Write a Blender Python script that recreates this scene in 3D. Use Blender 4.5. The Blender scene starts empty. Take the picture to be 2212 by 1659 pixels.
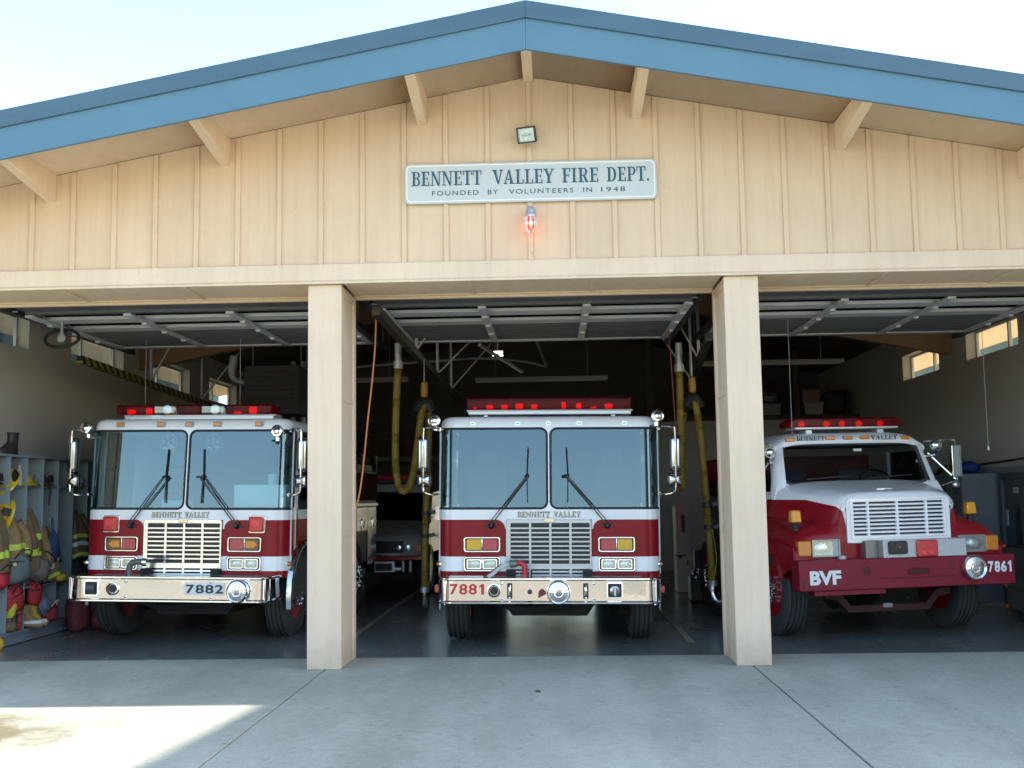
import bpy, bmesh, math, random
from math import sin, cos, pi, radians, sqrt
from mathutils import Vector, Matrix

scene = bpy.context.scene
C = scene.collection
random.seed(7)

# ---------------------------------------------------------------- camera
cam_d = bpy.data.cameras.new("camera")
cam = bpy.data.objects.new("camera", cam_d)
C.objects.link(cam)
cam_d.sensor_fit = 'HORIZONTAL'
cam_d.sensor_width = 36.0
cam_d.lens = 36.0 * 2386.8 / 2212.0
cam_d.clip_end = 3000
PITCH, YAW, ROLL = .1005, .0352, -.0146
_f = Vector((-sin(YAW) * cos(PITCH), cos(YAW) * cos(PITCH), sin(PITCH)))
_r = Vector((cos(YAW), sin(YAW), 0))
_u = _r.cross(_f)
_r2 = _r * cos(ROLL) + _u * sin(ROLL)
_u2 = _u * cos(ROLL) - _r * sin(ROLL)
M_ = Matrix((( _r2.x, _u2.x, -_f.x), (_r2.y, _u2.y, -_f.y), (_r2.z, _u2.z, -_f.z)))
cam.matrix_world = Matrix.Translation((.1668, -10.437, 1.5926)) @ M_.to_4x4()
scene.camera = cam

# ---------------------------------------------------------------- light
SUN_DIR = Vector((1.75, .135, 1.0)).normalized()          # towards the sun
elev = math.asin(SUN_DIR.z)
azim = math.atan2(SUN_DIR.x, SUN_DIR.y)
world = bpy.data.worlds.new("World")
scene.world = world
world.use_nodes = True
wn = world.node_tree
sky = wn.nodes.new('ShaderNodeTexSky')
sky.sky_type = 'NISHITA'
sky.sun_disc = False
sky.sun_elevation = elev
sky.sun_rotation = azim
sky.dust_density = 1.1
sky.air_density = 1.0
sky.ozone_density = 1.0
bg = wn.nodes['Background']
bg.inputs['Strength'].default_value = .115
wn.links.new(sky.outputs[0], bg.inputs['Color'])
sun_d = bpy.data.lights.new("sun", 'SUN')
sun_d.energy = 3.6
sun_d.angle = radians(.55)
sun_d.color = (1.0, .91, .77)
sun = bpy.data.objects.new("sun", sun_d)
C.objects.link(sun)
sun.rotation_euler = (-SUN_DIR).to_track_quat('-Z', 'Y').to_euler()
vs = scene.view_settings
vs.view_transform = 'Standard'
vs.look = 'None'
vs.exposure = 2.48
vs.gamma = 1
scene.cycles.max_bounces = 10
scene.cycles.transparent_max_bounces = 16

# ---------------------------------------------------------------- materials
MATS = {}
def mat(name, col, rough=.6, metal=0, var=0, vscale=3.0, bump=0, bscale=40, coat=0, spec=None, stretch=None, dirt=None, emit=None):
    if name in MATS: return MATS[name]
    m = bpy.data.materials.new(name); m.use_nodes = True
    nt = m.node_tree; b = nt.nodes['Principled BSDF']
    b.inputs['Base Color'].default_value = (*col, 1)
    b.inputs['Roughness'].default_value = rough
    b.inputs['Metallic'].default_value = metal
    if coat: b.inputs['Coat Weight'].default_value = coat; b.inputs['Coat Roughness'].default_value = .06
    if spec is not None: b.inputs['Specular IOR Level'].default_value = spec
    if emit: b.inputs['Emission Color'].default_value = (*emit[:3], 1); b.inputs['Emission Strength'].default_value = emit[3]
    if var or bump or dirt:
        tc = nt.nodes.new('ShaderNodeTexCoord'); mp = nt.nodes.new('ShaderNodeMapping')
        nt.links.new(tc.outputs['Object'], mp.inputs[0])
        if stretch: mp.inputs['Scale'].default_value = stretch
    if var:
        n = nt.nodes.new('ShaderNodeTexNoise'); n.inputs['Scale'].default_value = vscale; n.inputs['Detail'].default_value = 7; n.inputs['Roughness'].default_value = .65
        nt.links.new(mp.outputs[0], n.inputs[0])
        r = nt.nodes.new('ShaderNodeValToRGB')
        r.color_ramp.elements[0].position = .3; r.color_ramp.elements[1].position = .7
        r.color_ramp.elements[0].color = (*[max(0, c * (1 - var)) for c in col], 1)
        r.color_ramp.elements[1].color = (*[min(1, c * (1 + var)) for c in col], 1)
        nt.links.new(n.outputs['Fac'], r.inputs[0])
        out = r.outputs[0]
        if dirt:
            n2 = nt.nodes.new('ShaderNodeTexNoise'); n2.inputs['Scale'].default_value = dirt[1]; n2.inputs['Detail'].default_value = 9; n2.inputs['Roughness'].default_value = .75
            nt.links.new(mp.outputs[0], n2.inputs[0])
            r2 = nt.nodes.new('ShaderNodeValToRGB'); r2.color_ramp.elements[0].position = dirt[2]; r2.color_ramp.elements[1].position = dirt[2] + .12
            nt.links.new(n2.outputs['Fac'], r2.inputs[0])
            mx = nt.nodes.new('ShaderNodeMix'); mx.data_type = 'RGBA'
            nt.links.new(r2.outputs[0], mx.inputs[0]); nt.links.new(out, mx.inputs[6]); mx.inputs[7].default_value = (*dirt[0], 1)
            out = mx.outputs[2]
        nt.links.new(out, b.inputs['Base Color'])
        mr = nt.nodes.new('ShaderNodeMapRange'); mr.inputs[3].default_value = max(.02, rough - .08); mr.inputs[4].default_value = min(1, rough + .08)
        nt.links.new(n.outputs['Fac'], mr.inputs[0]); nt.links.new(mr.outputs[0], b.inputs['Roughness'])
    if bump:
        n3 = nt.nodes.new('ShaderNodeTexNoise'); n3.inputs['Scale'].default_value = bscale; n3.inputs['Detail'].default_value = 5
        nt.links.new(mp.outputs[0], n3.inputs[0])
        bp_ = nt.nodes.new('ShaderNodeBump'); bp_.inputs['Strength'].default_value = bump; bp_.inputs['Distance'].default_value = .02
        nt.links.new(n3.outputs['Fac'], bp_.inputs['Height']); nt.links.new(bp_.outputs[0], b.inputs['Normal'])
    MATS[name] = m
    return m

def glass_mat(name, tint, fac, rough=0.0, glosscol=(1, 1, 1)):
    if name in MATS: return MATS[name]
    m = bpy.data.materials.new(name); m.use_nodes = True
    nt = m.node_tree; nt.nodes.clear()
    o = nt.nodes.new('ShaderNodeOutputMaterial'); mx = nt.nodes.new('ShaderNodeMixShader')
    t = nt.nodes.new('ShaderNodeBsdfTransparent'); t.inputs[0].default_value = (*tint, 1)
    g = nt.nodes.new('ShaderNodeBsdfGlossy'); g.inputs['Roughness'].default_value = rough; g.inputs[0].default_value = (*glosscol, 1)
    mx.inputs[0].default_value = fac
    nt.links.new(t.outputs[0], mx.inputs[1]); nt.links.new(g.outputs[0], mx.inputs[2]); nt.links.new(mx.outputs[0], o.inputs[0])
    MATS[name] = m
    return m

def stripe_mat(name, c1, c2, scale, axis=(0, 1, 1), rough=.5):
    m = bpy.data.materials.new(name); m.use_nodes = True
    nt = m.node_tree; b = nt.nodes['Principled BSDF']; b.inputs['Roughness'].default_value = rough
    tc = nt.nodes.new('ShaderNodeTexCoord'); d = nt.nodes.new('ShaderNodeVectorMath'); d.operation = 'DOT_PRODUCT'
    nt.links.new(tc.outputs['Object'], d.inputs[0]); d.inputs[1].default_value = axis
    mu = nt.nodes.new('ShaderNodeMath'); mu.operation = 'MULTIPLY'; mu.inputs[1].default_value = scale
    fr = nt.nodes.new('ShaderNodeMath'); fr.operation = 'FRACT'; gt = nt.nodes.new('ShaderNodeMath'); gt.operation = 'GREATER_THAN'; gt.inputs[1].default_value = .5
    nt.links.new(d.outputs['Value'], mu.inputs[0]); nt.links.new(mu.outputs[0], fr.inputs[0]); nt.links.new(fr.outputs[0], gt.inputs[0])
    mx = nt.nodes.new('ShaderNodeMix'); mx.data_type = 'RGBA'; mx.inputs[6].default_value = (*c1, 1); mx.inputs[7].default_value = (*c2, 1)
    nt.links.new(gt.outputs[0], mx.inputs[0]); nt.links.new(mx.outputs[2], b.inputs['Base Color'])
    MATS[name] = m
    return m

def weathered(name, col, rough, streak=.10, grime=.0, specks=0):
    """painted boards: soft vertical rain streaks, faint blotches, small specks and, for posts, scuffs and a grubby foot"""
    m = mat(name, col, rough, bump=.10, bscale=55); nt = m.node_tree; b = nt.nodes['Principled BSDF']
    tc = nt.nodes.new('ShaderNodeTexCoord')
    def nz(scale, vec, det=6, ro=.6):
        mp = nt.nodes.new('ShaderNodeMapping'); mp.inputs['Scale'].default_value = vec; nt.links.new(tc.outputs['Object'], mp.inputs[0])
        n = nt.nodes.new('ShaderNodeTexNoise'); n.inputs['Scale'].default_value = scale; n.inputs['Detail'].default_value = det; n.inputs['Roughness'].default_value = ro
        nt.links.new(mp.outputs[0], n.inputs[0]); return n.outputs['Fac']
    def rmp(f, a, ca, b_, cb):
        r = nt.nodes.new('ShaderNodeValToRGB'); e = r.color_ramp.elements; e[0].position = a; e[1].position = b_
        e[0].color = (*ca, 1); e[1].color = (*cb, 1); nt.links.new(f, r.inputs[0]); return r.outputs[0]
    def mul(a, b_, f=1):
        x = nt.nodes.new('ShaderNodeMix'); x.data_type = 'RGBA'; x.blend_type = 'MULTIPLY'; x.inputs[0].default_value = f
        nt.links.new(a, x.inputs[6]); nt.links.new(b_, x.inputs[7]); return x.outputs[2]
    k = 1 - streak
    o = rmp(nz(1.1, (1, 1, 1)), .3, [c * .93 for c in col], .7, [min(1, c * 1.05) for c in col])
    o = mul(o, rmp(nz(3.2, (3.5, 1, .22), 8, .7), .36, (k, k * .985, k * .96), .56, (1, 1, 1)))
    o = mul(o, rmp(nz(30, (4, 4, .5), 4), .3, (.98, .98, .975), .6, (1.01, 1.01, 1.01)))
    if specks: o = mul(o, rmp(nz(22, (1, 1, 1), 2), .25, (.55, .48, .40), .29, (1, 1, 1)), specks)
    if grime:
        sx = nt.nodes.new('ShaderNodeSeparateXYZ'); nt.links.new(tc.outputs['Object'], sx.inputs[0])
        ad = nt.nodes.new('ShaderNodeMath'); ad.operation = 'MULTIPLY_ADD'; ad.inputs[1].default_value = .55; nt.links.new(nz(5, (1, 1, 1.6), 8, .75), ad.inputs[0]); nt.links.new(sx.outputs[2], ad.inputs[2])
        o = mul(o, rmp(ad.outputs[0], .20, (.50, .46, .41), .58, (1, 1, 1)), grime)
        o = mul(o, rmp(nz(7, (1, 1, .6), 9, .8), .30, (.62, .56, .48), .36, (1, 1, 1)), grime * .8)
    nt.links.new(o, b.inputs['Base Color']); return m
TAN = weathered('tan_paint', (.655, .49, .335), .75, .06, specks=.5)
SOFF = weathered('bounce_lit_soffit_tan', (.74, .57, .40), .75, .05)  # tan lightened on undersides; light bounced off the ground put into the colour
CREAM = weathered('cream_trim_paint', (.68, .535, .39), .65, .06, grime=.55, specks=.35)
BLUE = mat('blue_fascia_paint', (.078, .175, .245), .6, var=.07, vscale=1.2, bump=.05, bscale=50)
BLUE2 = mat('blue_drip_metal', (.048, .105, .15), .45, var=.12, vscale=1.5, stretch=(.5, 1, 3))
ROOF = mat('grey_shingle', (.16, .17, .18), .9, var=.2, vscale=12, bump=.3)
WOOD = mat('dark_roof_deck', (.10, .065, .04), .8, var=.2, vscale=2, stretch=(6, 1, 6))
GLULAM = mat('glulam_wood', (.30, .17, .09), .6, var=.15, vscale=2, stretch=(1, 8, 8))
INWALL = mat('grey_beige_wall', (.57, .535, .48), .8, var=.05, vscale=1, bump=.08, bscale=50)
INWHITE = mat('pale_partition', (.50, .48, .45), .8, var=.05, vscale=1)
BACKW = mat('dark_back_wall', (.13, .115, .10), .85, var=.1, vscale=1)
ALU = mat('door_aluminium', (.66, .67, .68), .45, .2, var=.06, vscale=4)
ALUD = mat('dull_aluminium_panel', (.15, .155, .16), .5, .3, var=.08, vscale=4)
GALV = mat('galvanised_steel', (.48, .49, .50), .45, .7, var=.12, vscale=12)
DKST = mat('dark_steel', (.05, .05, .055), .5, .4, var=.1)
CHROME = mat('chrome', (.82, .83, .85), .055, 1.0)
POLISH = mat('polished_aluminium', (.72, .73, .75), .16, 1.0, var=.03, vscale=2)
CHROMEB = mat('bumper_chrome', (.80, .80, .80), .06, 1.0, bump=.10, bscale=2.2)
SWIRL = mat('swirled_aluminium', (.42, .41, .40), .2, 1.0, bump=.35, bscale=9)
STEEL = mat('brushed_steel', (.55, .56, .58), .3, 1.0)
WHITE = mat('white_vehicle_paint', (.84, .85, .86), .22, var=.015, vscale=2, coat=.3)
RED = mat('red_vehicle_paint', (.25, .008, .015), .22, var=.06, vscale=2, spec=.22)
REDD = mat('red_dull_bumper_paint', (.21, .012, .026), .45, spec=.25, var=.1, vscale=3, dirt=((.16, .02, .025), 6, .62))
RUB = mat('black_rubber', (.018, .018, .019), .6)
TYRE = mat('tyre_rubber', (.042, .044, .046), .75, var=.2, vscale=10, bump=.1)
DARK = mat('dark_underbody', (.022, .022, .023), .8, var=.3, vscale=6)
LINER = mat('cab_interior_grey', (.06, .065, .07), .85)
SEAT = mat('seat_vinyl', (.09, .10, .11), .6)
PAPER = mat('white_plastic', (.62, .63, .62), .5)
AMBER = mat('amber_lens', (.75, .30, .02), .2, coat=.6)
AMBERD = mat('amber_orange_lens', (.62, .20, .02), .25, coat=.5)
REDL = mat('red_lens', (.55, .012, .02), .18, coat=.8)
PINKL = mat('faded_red_lens', (.50, .035, .06), .25, coat=.6)
CLEAR = mat('headlamp_reflector', (.72, .77, .78), .12, .75, var=.12, vscale=14)
BLACK = mat('black_plastic', (.012, .012, .013), .4)
GOLD = mat('gold_leaf_lettering', (.62, .54, .37), .45)
LETW = mat('white_lettering', (.78, .78, .76), .5)
LETB = mat('black_lettering', (.02, .03, .032), .5)
LETR = mat('red_lettering', (.55, .02, .02), .4)
TEAL = mat('teal_lettering', (.018, .085, .10), .5)
GLASS = glass_mat('windscreen_glass', (.50, .66, .68), .125, glosscol=(.72, .94, 1.0))
GLASSD = glass_mat('side_glass', (.30, .34, .34), .14)
GLASSW = glass_mat('window_glass', (.85, .88, .88), .08)
def lens_mat(name, col, tint, f):
    m = mat(name, col, .22, spec=.3); nt = m.node_tree; b = nt.nodes['Principled BSDF']; o = nt.nodes['Material Output']
    t = nt.nodes.new('ShaderNodeBsdfTransparent'); t.inputs[0].default_value = (*tint, 1); mx = nt.nodes.new('ShaderNodeMixShader'); mx.inputs[0].default_value = f
    nt.links.new(b.outputs[0], mx.inputs[1]); nt.links.new(t.outputs[0], mx.inputs[2]); nt.links.new(mx.outputs[0], o.inputs[0]); return m
REDGL = lens_mat('red_light_bar_lens', (.11, .002, .004), (.80, .02, .03), .6)
CLRGL = glass_mat('clear_light_bar_lens', (.75, .76, .76), .12)
YHOSE = mat('yellow_hose', (.25, .165, .02), .6, var=.2, vscale=8)
HAZ = stripe_mat('hazard_stripes', (.32, .24, .03), (.015, .015, .015), 5.0)
HAZD = stripe_mat('hazard_stripes_faded', (.055, .046, .022), (.02, .02, .02), 7.0)

# ---------------------------------------------------------------- mesh helpers
class MB:
    def __init__(s): s.v = []; s.f = []; s.mi = []; s.cur = 0
    def add(s, verts, faces):
        o = len(s.v); s.v += [tuple(v) for v in verts]
        for f in faces: s.f.append(tuple(i + o for i in f)); s.mi.append(s.cur)
        return s
    def box(s, x0, x1, y0, y1, z0, z1):
        v = [(x, y, z) for x in (x0, x1) for y in (y0, y1) for z in (z0, z1)]
        return s.add(v, [(0, 1, 3, 2), (4, 6, 7, 5), (0, 4, 5, 1), (2, 3, 7, 6), (0, 2, 6, 4), (1, 5, 7, 3)])
    def bar(s, p, q, w, h, up=(0, 0, 1)):
        p = Vector(p); q = Vector(q); d = (q - p).normalized(); u = Vector(up)
        a = d.cross(u)
        if a.length < 1e-4: a = d.cross(Vector((1, 0, 0)))
        a.normalize(); b = a.cross(d).normalized(); a *= w / 2; b *= h / 2
        v = [p + a + b, p - a + b, p - a - b, p + a - b, q + a + b, q - a + b, q - a - b, q + a - b]
        return s.add(v, [(0, 1, 2, 3), (7, 6, 5, 4), (0, 4, 5, 1), (1, 5, 6, 2), (2, 6, 7, 3), (3, 7, 4, 0)])
    def tube(s, pts, r, n=8, closed=False, rfun=None, caps=True):
        P = [Vector(p) for p in pts]; N = len(P); rings = []; t0 = None; a = None
        for i in range(N):
            if closed: t = P[(i + 1) % N] - P[i - 1]
            else: t = P[min(i + 1, N - 1)] - P[max(i - 1, 0)]
            t.normalize()
            if a is None:
                a = t.orthogonal().normalized()
            else:
                a = (a - t * a.dot(t))
                if a.length < 1e-6: a = t.orthogonal()
                a.normalize()
            b = t.cross(a); rr = rfun(i) if rfun else r
            rings.append([P[i] + (a * cos(2 * pi * k / n) + b * sin(2 * pi * k / n)) * rr for k in range(n)])
        v = [q for R_ in rings for q in R_]; f = []
        for i in range(N if closed else N - 1):
            j = (i + 1) % N
            for k in range(n): f.append((i * n + k, i * n + (k + 1) % n, j * n + (k + 1) % n, j * n + k))
        if not closed and caps: f.append(tuple(range(n))[::-1]); f.append(tuple((N - 1) * n + k for k in range(n)))
        return s.add(v, f)
    def lathe(s, c, axis, prof, n=24, caps=True):
        c = Vector(c); ax = Vector(axis).normalized(); a = ax.orthogonal().normalized(); b = ax.cross(a)
        v = []; f = []
        for r, h in prof:
            for k in range(n): v.append(c + ax * h + (a * cos(2 * pi * k / n) + b * sin(2 * pi * k / n)) * max(r, 1e-4))
        for i in range(len(prof) - 1):
            for k in range(n): f.append((i * n + k, i * n + (k + 1) % n, (i + 1) * n + (k + 1) % n, (i + 1) * n + k))
        if caps: f.append(tuple(range(n))[::-1]); f.append(tuple((len(prof) - 1) * n + k for k in range(n)))
        return s.add(v, f)
    def prism(s, poly, plane, d0, d1):
        n = len(poly)
        P = {'xz': lambda a, b, d: (a, d, b), 'yz': lambda a, b, d: (d, a, b), 'xy': lambda a, b, d: (a, b, d)}[plane]
        v = [P(a, b, d0) for a, b in poly] + [P(a, b, d1) for a, b in poly]
        f = [tuple(range(n)), tuple(range(2 * n - 1, n - 1, -1))] + [(i, (i + 1) % n + 0, (i + 1) % n + n, i + n) for i in range(n)]
        return s.add(v, f)
    def ring(s, outer, inner, plane, d0, d1):
        n = len(outer)
        P = {'xz': lambda a, b, d: (a, d, b), 'yz': lambda a, b, d: (d, a, b), 'xy': lambda a, b, d: (a, b, d)}[plane]
        v = [P(*p, d) for d in (d0, d1) for q in (outer, inner) for p in q]
        f = []
        for i in range(n):
            j = (i + 1) % n
            f += [(i, j, n + j, n + i), (2 * n + i, 3 * n + i, 3 * n + j, 2 * n + j), (i, 2 * n + i, 2 * n + j, j), (n + i, n + j, 3 * n + j, 3 * n + i)]
        return s.add(v, f)
    def grid(s, rows, closed=False):
        n = len(rows[0]); v = [p for r in rows for p in r]; f = []
        for i in range(len(rows) - 1):
            for k in range(n if closed else n - 1):
                f.append((i * n + k, i * n + (k + 1) % n, (i + 1) * n + (k + 1) % n, (i + 1) * n + k))
        return s.add(v, f)
    def sphere(s, c, r, nu=14, nv=9, sc=(1, 1, 1)):
        rows = []
        for i in range(nv + 1):
            t = pi * i / nv
            rows.append([(c[0] + r * sc[0] * sin(t) * cos(2 * pi * k / nu), c[1] + r * sc[1] * sin(t) * sin(2 * pi * k / nu), c[2] + r * sc[2] * cos(t)) for k in range(nu)])
        return s.grid(rows, closed=True)
    def build(s, name, mats, parent=None, bevel=0, smooth=None, seg=2, warp=None, solid=0):
        me = bpy.data.meshes.new(name)
        vv = [warp(*p) for p in s.v] if warp else s.v
        me.from_pydata([tuple(p) for p in vv], [], s.f); me.validate()
        if not isinstance(mats, (list, tuple)): mats = [mats]
        for m in mats: me.materials.append(m)
        if len(mats) > 1 and len(me.polygons) == len(s.mi): me.polygons.foreach_set('material_index', s.mi)
        bm = bmesh.new(); bm.from_mesh(me); bmesh.ops.remove_doubles(bm, verts=bm.verts, dist=1e-5)
        bmesh.ops.recalc_face_normals(bm, faces=bm.faces); bm.to_mesh(me); bm.free()
        o = bpy.data.objects.new(name, me); C.objects.link(o)
        if parent is not None: o.parent = parent
        if smooth is None: smooth = 40
        if smooth:
            me.polygons.foreach_set('use_smooth', [True] * len(me.polygons))
            try: me.set_sharp_from_angle(angle=radians(smooth))
            except Exception: pass
        if solid:
            md = o.modifiers.new('solid', 'SOLIDIFY'); md.thickness = solid; md.offset = -1
        if bevel:
            md = o.modifiers.new('bevel', 'BEVEL'); md.width = bevel; md.segments = seg; md.limit_method = 'ANGLE'; md.angle_limit = radians(35)
        return o

def rrect(x0, x1, z0, z1, r, n=4):
    p = []
    for cx, cz, a0 in ((x1 - r, z1 - r, 0), (x0 + r, z1 - r, pi / 2), (x0 + r, z0 + r, pi), (x1 - r, z0 + r, 1.5 * pi)):
        for i in range(n + 1): a = a0 + pi / 2 * i / n; p.append((cx + r * cos(a), cz + r * sin(a)))
    return p

def smooth_path(pts, step=.03):
    P = [Vector(p) for p in pts]; out = []
    for i in range(len(P) - 1):
        p0 = P[max(i - 1, 0)]; p1 = P[i]; p2 = P[i + 1]; p3 = P[min(i + 2, len(P) - 1)]
        n = max(2, int((p2 - p1).length / step))
        for k in range(n):
            t = k / n
            out.append(.5 * ((2 * p1) + (p2 - p0) * t + (2 * p0 - 5 * p1 + 4 * p2 - p3) * t * t + (3 * p1 - p0 - 3 * p2 + p3) * t ** 3))
    out.append(P[-1]); return out

def thing(name, label, cat, loc=(0, 0, 0), rotz=0, group=None):
    o = bpy.data.objects.new(name, None); C.objects.link(o)
    o.empty_display_size = .2
    o.location = loc; o.rotation_euler = (0, 0, rotz); o['label'] = label; o['category'] = cat
    if group: o['group'] = group
    return o
def tag(o, label, cat, group=None):
    o['label'] = label; o['category'] = cat
    if group: o['group'] = group
    return o
def struct(o): o['kind'] = 'structure'; return o
def copy_tree(o, parent=None):
    c = o.copy(); C.objects.link(c)
    if parent is not None: c.parent = parent
    for ch in list(o.children): copy_tree(ch, c)
    return c
def loc_z(o, x, y, z, rz=0): o.location = (x, y, z); o.rotation_euler = (0, 0, rz); return o

def text(s, name, box, y, m, parent, depth=.003, bold=0, plane='xz', spacing=1.0):
    """sans lettering fitted into box (x0,x1,z0,z1) on the plane y, facing -y"""
    cu = bpy.data.curves.new(name, 'FONT'); cu.body = s; cu.extrude = depth / 2; cu.offset = bold; cu.space_character = spacing; cu.resolution_u = 4
    to = bpy.data.objects.new(name, cu); C.objects.link(to)
    dg = bpy.context.evaluated_depsgraph_get(); me = bpy.data.meshes.new_from_object(to.evaluated_get(dg))
    bpy.data.objects.remove(to); bpy.data.curves.remove(cu)
    xs = [v.co.x for v in me.vertices]; zs = [v.co.y for v in me.vertices]
    x0, x1, z0, z1 = box; a0, a1, b0, b1 = min(xs), max(xs), min(zs), max(zs)
    for v in me.vertices:
        v.co = ((x0 + (v.co.x - a0) / (a1 - a0) * (x1 - x0)), y - v.co.z - depth / 2, z0 + (v.co.y - b0) / (b1 - b0) * (z1 - z0))
    me.materials.clear(); me.materials.append(m)
    o = bpy.data.objects.new(name, me); C.objects.link(o); o.parent = parent
    return o
def digits(s, name, box, y, m, parent, depth=.003, bold=.02):
    """unit number; every character in a cell of its own, the 1 drawn with flag and foot"""
    x0, x1, z0, z1 = box; n = len(s); w = (x1 - x0) / (n - .14); first = None
    for k, ch in enumerate(s):
        a, b = x0 + w * k, x0 + w * (k + .86)
        if ch == '1':
            P_ = lambda u, v: (a + (b - a) * u, z0 + (z1 - z0) * v)
            MB().prism([P_(.30, 0), P_(.72, 0), P_(.72, 1), P_(.42, 1), P_(.10, .78), P_(.10, .62), P_(.36, .74), P_(.36, 0)][::-1], 'xz', y, y - depth).build(name, m, parent, smooth=0)
        else: text(ch, name, (a, b, z0, z1), y, m, parent, depth, bold)

def _glyph(ch):
    R = lambda a, b, c, d: [(a, b), (c, b), (c, d), (a, d)]
    def A(cx, cz, ro, zo, ri, zi, n=8):
        o = [(cx + ro * cos(-pi / 2 + pi * i / n), cz + zo * sin(-pi / 2 + pi * i / n)) for i in range(n + 1)]
        i_ = [(cx + ri * cos(pi / 2 - pi * i / n), cz + zi * sin(pi / 2 - pi * i / n)) for i in range(n + 1)]
        return [[o[k], o[k + 1], i_[n - k - 1], i_[n - k]] for k in range(n)]
    st = R(.1, .07, .28, .93); sb = R(0, 0, .38, .07); stp = R(0, .93, .38, 1)
    if ch == 'E': return .66, [st, R(0, 0, .62, .07), R(0, .93, .6, 1), R(.28, .47, .45, .53), R(.54, .07, .62, .27), R(.52, .73, .6, .93), R(.45, .38, .5, .62)]
    if ch == 'F': return .62, [st, sb, R(0, .93, .6, 1), R(.28, .47, .45, .53), R(.52, .73, .6, .93), R(.45, .38, .5, .62)]
    if ch == 'N': return .84, [R(.1, .07, .17, .93), [(.1, .93), (.28, .93), (.72, 0), (.56, 0)], R(.64, .12, .71, .93), R(0, 0, .27, .07), R(0, .93, .26, 1), R(.54, .93, .82, 1)]
    if ch == 'T': return .7, [R(.25, .07, .43, .93), R(.15, 0, .53, .07), R(0, .93, .68, 1), R(0, .7, .07, .93), R(.61, .7, .68, .93)]
    if ch == 'V': return .76, [[(.05, .93), (.26, .93), (.46, 0), (.35, 0)], [(.6, .93), (.68, .93), (.46, .04), (.41, .2)], R(-.02, .93, .32, 1), R(.5, .93, .78, 1)]
    if ch == 'A': return .8, [[(.06, .07), (.14, .07), (.4, .9), (.34, 1)], [(.48, .07), (.69, .07), (.44, 1), (.34, 1)], R(.2, .3, .5, .37), R(0, 0, .24, .07), R(.42, 0, .78, .07)]
    if ch == 'L': return .63, [st, R(0, .93, .38, 1), R(0, 0, .6, .07), R(.52, .07, .6, .3)]
    if ch == 'Y': return .76, [R(.27, .07, .45, .48), [(.05, .93), (.25, .93), (.45, .48), (.27, .48)], [(.6, .93), (.68, .93), (.45, .44), (.4, .56)], R(.17, 0, .55, .07), R(-.02, .93, .32, 1), R(.5, .93, .78, 1)]
    if ch == 'I': return .42, [st, sb, stp]
    if ch == 'B': return .7, [st, R(0, 0, .4, .07), R(0, .93, .4, 1), R(.28, .49, .4, .55)] + A(.4, .275, .27, .275, .12, .205) + A(.4, .755, .24, .245, .1, .18)
    if ch == 'P': return .68, [st, sb, R(0, .93, .4, 1), R(.28, .42, .4, .48)] + A(.4, .71, .26, .29, .1, .22)
    if ch == 'R': return .76, [st, sb, R(0, .93, .4, 1), R(.28, .45, .4, .51)] + A(.4, .725, .25, .275, .1, .21) + [[(.36, .45), (.5, .47), (.72, 0), (.52, 0)]]
    if ch == 'D': return .78, [st, R(0, 0, .38, .07), R(0, .93, .38, 1)] + A(.36, .5, .38, .5, .19, .43)
    if ch == '.': return .22, [R(.02, 0, .18, .15)]
    return .5, []
def serif(words, name, y, m, parent, depth=.003):
    """slab-serif lettering; words = [(string, (x0,x1,z0,z1))]"""
    k = 0
    for s, (x0, x1, z0, z1) in words:
        mb = MB(); tot = sum(_glyph(c)[0] + .06 for c in s) - .08; sx = (x1 - x0) / tot; x = x0; sz = z1 - z0
        for c in s:
            w, polys = _glyph(c)
            for p in polys:
                mb.prism([(x + a * sx, z0 + b * sz) for a, b in p], 'xz', y, y - depth - .00015 * (k % 5)); k += 1
            x += (w + .06) * sx
        mb.build(name, m, parent, smooth=0)
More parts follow.
